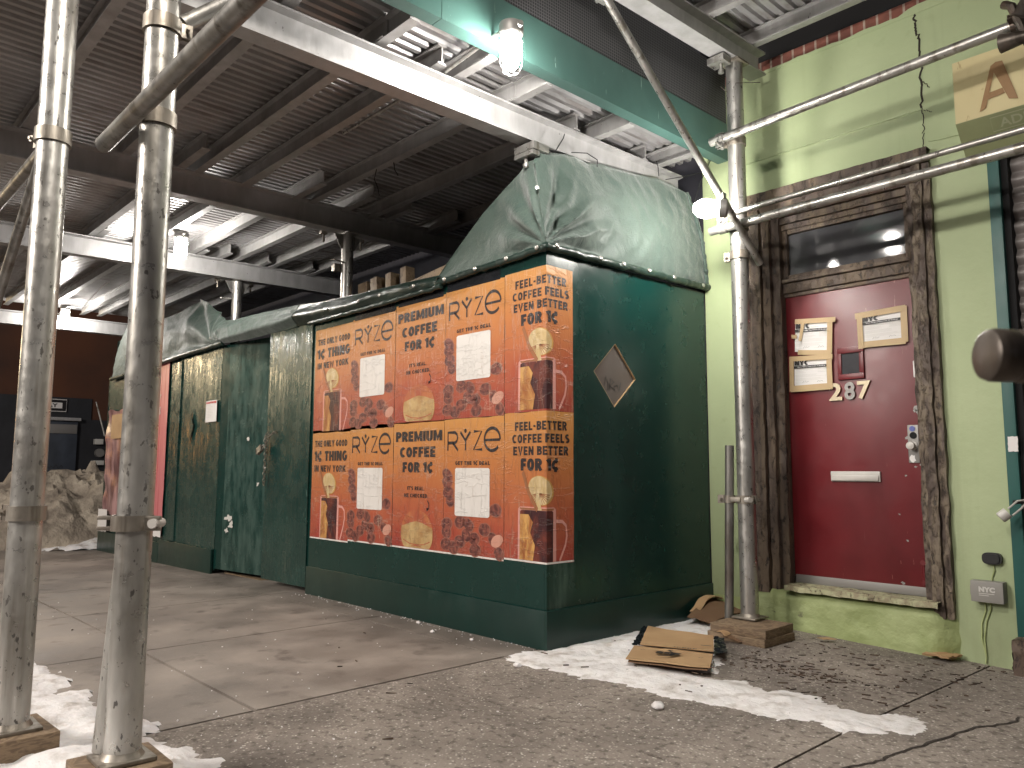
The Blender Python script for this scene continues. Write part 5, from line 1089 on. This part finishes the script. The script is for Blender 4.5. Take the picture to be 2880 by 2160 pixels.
# long hem over the posters and tented tarp on the left
lt = thing('side_tarp', (-5, 0, 2.4), 'green tarp rolled along the hoarding top and tented over its left end', 'tarp')
cols = [  # x, z bottom, z top, bulge, y of the top
 (-1.05,2.345,2.43,.02,-.02),(-1.6,2.335,2.45,.025,-.02),(-2.2,2.335,2.475,.03,-.02),(-2.7,2.335,2.50,.035,-.02),(-3.1,2.33,2.535,.05,-.01),(-3.45,2.33,2.555,.07,.0),(-3.8,2.335,2.575,.08,.0),(-4.2,2.34,2.595,.09,.0),
 (-4.6,2.36,2.61,.09,.02),(-4.85,2.375,2.64,.085,.04),(-5.2,2.37,2.79,.06,.07),(-5.5,2.365,2.95,.045,.09),(-5.72,2.36,3.02,.05,.10),(-5.9,2.355,2.985,.04,.08),(-6.2,2.35,2.95,.03,.06),(-6.6,2.34,2.93,.03,.05),(-7.2,2.33,2.92,.03,.05),(-7.8,2.315,2.96,.03,.05),(-8.2,2.31,3.03,.02,.03),(-8.55,2.30,2.85,.02,.03)]
def side(u, v):
    t = u*(len(cols)-1); k = min(len(cols)-2, int(t)); f = t-k; f2 = f*f*(3-2*f)*.5+f*.5
    x, zb, zt, bl, yt = [lerp(a, b, f if i == 0 else f2) for i, (a, b) in enumerate(zip(cols[k], cols[k+1]))]
    z = lerp(zb, zt, v); y = lerp(-.03, yt, v)-bl*math.sin(math.pi*min(1, v*1.05))**.8
    e = min(1, v/.08)
    w = .010*ns(x*2.6, z*9, 4)+.006*ns(x*9, z*16, 2)
    if x < -4.8:
        d = math.hypot(x+4.95, z-2.40); th = math.atan2(z-2.38, -(x+4.95))
        w += .035*math.exp(-((d-.8)/.55)**2)*math.sin(th*13+ns(th*3, d)) + .03*ns(x*2.2, z*2.5, 7)
        d3 = abs(x+5.75-.35*(z-2.8)); w -= .06*math.exp(-(d3/.10)**2)*max(0, v-.2)
    else:
        w += .012*math.sin((z-2.3)*48+ns(x*1.5)*4)*min(1, bl/.05)
    return V(x, y+w*e, z+.006*ns(x*5, v))
mb = MB(); mb.grid(lambda u, v: side(u*4.3/19, v), 80, 24, .002); mb.build('rolled_edge', 'hem', lt, smooth=70)
mb = MB(); mb.grid(lambda u, v: side((4.1+u*14.9)/19, v)+V(0,-.004,0)*(1-u), 220, 30, .002); mb.grid(lambda u, v: V(-8.55-.10*math.sin(math.pi*u)+.03*ns(u*5, v*5), .0+1.2*u, 2.30+(.55+.15*u)*v), 12, 12)
mb.build('sheet', 'tarp', lt, smooth=70)
hem([(-1.0,-.040,2.335),(-1.9,-.038,2.325),(-2.9,-.038,2.325)], .018, 11).build('rolled_hem', 'hem', lt, smooth=70)
hem([(-4.75,-.045,2.372),(-5.3,-.045,2.365),(-5.9,-.045,2.358),(-6.6,-.045,2.34),(-7.3,-.045,2.33),(-8.6,-.04,2.30)], .028, 14).build('rolled_hem', 'hem', lt, smooth=70)
for x, z in ((-1.3,2.385),(-1.75,2.39),(-2.05,2.39),(-2.6,2.40),(-4.9,2.43)):
    mb = MB(); mb.lathe([(0,.004),(.005,.003),(.012,.006),(.015,0)], (x,-.066 if x > -4 else -.125,z), V(0,-1,.2).normalized(), 14); mb.build('grommet', 'steel', lt)
for x0, x1, z0, z1, lab in ((-2.61,-2.47,2.35,2.685,'widest brown timber offcut standing behind the tarp, next to the post'),(-2.41,-2.31,2.35,2.70,'second brown timber offcut from the post behind the tarp'),(-2.18,-2.10,2.35,2.70,'third brown timber offcut from the post behind the tarp'),(-1.96,-1.88,2.35,2.71,'timber offcut farthest from the post behind the tarp')):
    mb = MB(); mb.obox(V((x0+x1)/2,.32,(z0+z1)/2), (V(1,0,.06).normalized(),V(0,1,0),V(-.06,0,1).normalized()), (x1-x0,.09,z1-z0), .003); tag(mb.build('timber_offcut', 'wood'), lab, 'timber', 'timber offcuts behind the tarp')
mb = MB(); mb.obox(V(-1.35,.30,2.55), (V(1,0,.10).normalized(),V(0,1,0),V(-.1,0,1).normalized()), (1.5,.05,.14), .003); tag(mb.build('timber_plank', 'wood'), 'long timber plank leaning behind the corner tarp', 'timber')

# ================================================================ CARDBOARD, LITTER
cb = thing('flattened_carton', (.55, .4, .03), 'large flattened brown carton with black tape lying on the snow', 'cardboard')
# upper flap quad and lower flap quad (world x,y on a sheet 3-5 cm up), each a thin bent board
def board(Q, z, mat, name, th=.006, wob=.006, parent=cb):
    a, b, c_, d_ = [Vector((*q, 0)[:3]) for q in Q]
    mb = MB(); mb.grid(lambda u, v: (a.lerp(b, u)).lerp(d_.lerp(c_, u), v)+V(0,0,z+wob*ns(u*2.4+a.x*5, v*2.4)), 14, 8, th); return mb.build(name, mat, parent, smooth=50)
board(((.131,.790),(.574,.853),(.80,.500),(.42,.335)), .050, 'card', 'upper_flap')
board(((.415,.290),(.825,.455),(.985,.180),(.575,.012)), .048, 'card', 'lower_flap')
board(((.44,.25),(.83,.41),(.975,.17),(.585,.02)), .034, 'card_dark', 'under_flap')
for Q in (((.10,.78),(.128,.788),(.418,.338),(.372,.322)), ((.578,.853),(.645,.855),(.858,.545),(.803,.500))):
    a, b, c_, d_ = [Vector((*q, 0)[:3]) for q in Q]
    mb = MB(); mb.grid(lambda u, v: (a.lerp(b, u)).lerp(d_.lerp(c_, u), v)+V(.012*ns(v*16, u*3),.012*ns(v*13,u*4),.048+.012*ns(v*14, u*5)), 4, 30, .003); mb.build('black_tape', 'tape_black', cb, smooth=30)
lu = V(.385,.155,0).normalized(); lv = V(-lu.y, lu.x, 0)
def CB(c0, s): return lambda u, v: c0+lu*(u*s)+lv*(v*s)+V(0,0,.0655)
fB = CB(V(.655,.19,0), 1)
mb = MB()
mb.face([fB(-.02,.012), fB(.02,.012), fB(.02,.06), fB(-.02,.06)]); mb.face([fB(.024,.012), fB(.055,.014), fB(.055,.06), fB(.024,.058)]); mb.face([fB(.059,.014), fB(.115,.016), fB(.105,.036), fB(.118,.058), fB(.059,.06)])
for P_ in ([(.03,.105),(.05,.075),(.075,.035),(.085,.01)], [(.03,.10),(.055,.108)], [(.075,.012),(.05,-.03),(.01,-.045)], [(.085,.012),(.07,-.028)]): stroke(mb, P_, .012, lambda u, v: fB(u, v)+V(0,0,.0006))
fC = CB(V(.62,.38,0), 1)
for k in range(9): mb.face([fC(.015*k,0), fC(.015*k+.007+.004*(k%2),0), fC(.015*k+.007+.004*(k%2),.02), fC(.015*k,.02)])
fD = CB(V(.72,.55,0), 1); stroke(mb, [(-.03,0),(.03,.0)], .014, fD)
fE = CB(V(.53,.20,0), 1); stroke(mb, [(0,0),(.012,.012),(.024,0),(.012,-.01),(0,0)], .004, fE); fE = CB(V(.85,.28,0), 1); stroke(mb, [(0,0),(.012,.012),(.024,0),(.012,-.01),(0,0)], .004, fE)
mb.build('print', 'ink', cb, smooth=0)
def bentcard(Q, hs, mat, label, th=.006):
    a, b, c_, d_ = [Vector((*q, 0)[:3]) for q in Q]
    mb = MB(); mb.grid(lambda u, v: (a.lerp(b, u)).lerp(d_.lerp(c_, u), v)+V(.01*ns(u*4,v*3),.01*ns(u*3,v*5), hs(u, v)), 14, 10, th)
    return tag(mb.build('cardboard_piece', mat, smooth=50), label, 'cardboard', 'loose bits of cardboard')
bentcard(((.447,1.05,0),(.424,1.255,0),(.565,1.165,0),(.60,.94,0)), lambda u, v: .012+.05*v*(1-v)*2+.03*v, 'card', 'small folded brown carton flap in front of the timber blocks')
bentcard(((.585,.935,0),(.565,1.165,0),(.66,1.09,0),(.668,1.0,0)), lambda u, v: .006+.035*(1-v), 'card_dark', 'dark damp carton flap leaning on the small folded flap')
bentcard(((.10,1.27,0),(.02,1.82,0),(.30,1.70,0),(.27,1.30,0)), lambda u, v: .012+.11*math.sin(math.pi*min(1, u*.62+.1))*(1-v*.6)+.012*ns(u*4,v*4), 'card_dark', 'crumpled dark carton wedged between the hoarding and the green wall')
bentcard(((.06,1.36,0),(.03,1.72,0),(.10,1.72,0),(.12,1.38,0)), lambda u, v: .03+.12*math.sin(math.pi*min(1, u*.62+.1)), 'card', 'curled tan carton flap on top of the crumpled carton')
bentcard(((.92,1.47,0),(.97,1.53,0),(1.03,1.51,0),(.97,1.46,0)), lambda u, v: .010, 'card', 'tiny tan cardboard scrap on the pavement below the step', .003)
bentcard(((1.50,1.58,0),(1.55,1.70,0),(1.67,1.71,0),(1.64,1.585,0)), lambda u, v: -.012+.012*ns(u*3,v*3), 'card', 'flat tan cardboard scrap by the wall base under the grey box', .012)
rock('ice_chunk', (1.11,-.43,.014), (.030,.024,.019), 'snow', 'pale ice lump alone on the open pavement in front of the snow strip', 'ice chunk', 'small ice chunks', 2)
rock('ice_chunk', (.149,-.377,.008), (.024,.016,.012), 'snow', 'pale ice lump at the edge of the snow near the hoarding corner', 'ice chunk', 'small ice chunks', 5)
rock('ice_chunk', (-1.164,-.071,.006), (.022,.014,.010), 'snow', 'small pale ice lump against the baseboard under the mushroom poster', 'ice chunk', 'small ice chunks', 7)
rock('ice_chunk', (-.856,-.185,.006), (.018,.013,.009), 'snow', 'small pale ice lump in front of the baseboard under the right white-card poster', 'ice chunk', 'small ice chunks', 9)
rock('ice_chunk', (-.50,-.15,.006), (.015,.012,.008), 'snow', 'tiny pale ice lump near the corner end of the baseboard', 'ice chunk', 'small ice chunks', 11)
rr = random.Random(5); mb = MB()
def bit(x, y, L, w, rot, hz=.003):
    c_, s_ = math.cos(rot), math.sin(rot); zz = gz(x, y)
    if dist(x, y, s1) < .4 and pip(x, y, s1): zz += .02
    mb.obox(V(x, y, zz+hz), (V(c_,s_,rr.uniform(-.12,.12)).normalized(), V(-s_,c_,0), V(0,0,1)), (L, w, rr.uniform(.003,.007)))
for k in range(300):
    q = rr.random()
    if q < .36: cx, cy, sx, sy = rr.choice([(1.12,.62,.16,.06),(1.32,.70,.14,.05),(1.05,.72,.20,.08),(1.55,.72,.15,.04),(1.2,.62,.1,.03)]); x = rr.gauss(cx, sx); y = rr.gauss(cy, sy)
    elif q < .8: x = rr.uniform(.75, 1.95); y = rr.uniform(.25, 1.5)
    elif q < .9: x = rr.uniform(.1, 1.8); y = rr.uniform(-.2, .5)
    elif q < .95: x = rr.uniform(1.7, 1.95); y = rr.gauss(1.62, .04)
    else: x = rr.uniform(-2.5, 1.6); y = rr.uniform(-2, -.1)
    bit(x, y, rr.choice((.008,.012,.018,.03,.05))*rr.uniform(.6,1.2), rr.uniform(.002,.006), rr.gauss(.35, .5))
bmesh.ops.transform(mb.bm, matrix=Matrix.Identity(4), verts=mb.bm.verts)
for v in mb.bm.verts: v.co += V(.004*ns(v.co.x*90, v.co.y*90), .004*ns(v.co.x*80, v.co.y*95, 4), 0)
tag(mb.build('wood_debris', 'fallenwood', smooth=0), 'dark splinters and twigs strewn over the pavement before the red door', 'debris', None, 'stuff')
mb = MB(); rr = random.Random(9)
for k in range(260):
    if k < 110: x = rr.uniform(-2.9, -.05); y = -.02-abs(rr.gauss(0, .06))
    elif k < 190: x = rr.gauss(.2, .9); y = rr.gauss(-1.7, .6)
    else: x = rr.uniform(-4, 1.5); y = rr.uniform(-2.2, -.1)
    s_ = rr.uniform(.002, .006); t_ = bmesh.new(); bmesh.ops.create_icosphere(t_, subdivisions=1, radius=s_)
    for v in t_.verts: v.co = v.co*rr.uniform(.6,1.2)+V(x, y, gz(x, y)+.001)
    mb.add(t_)
tag(mb.build('salt_grit', 'snow'), 'pale grains of salt and grit along the hoarding foot', 'grit', None, 'stuff')
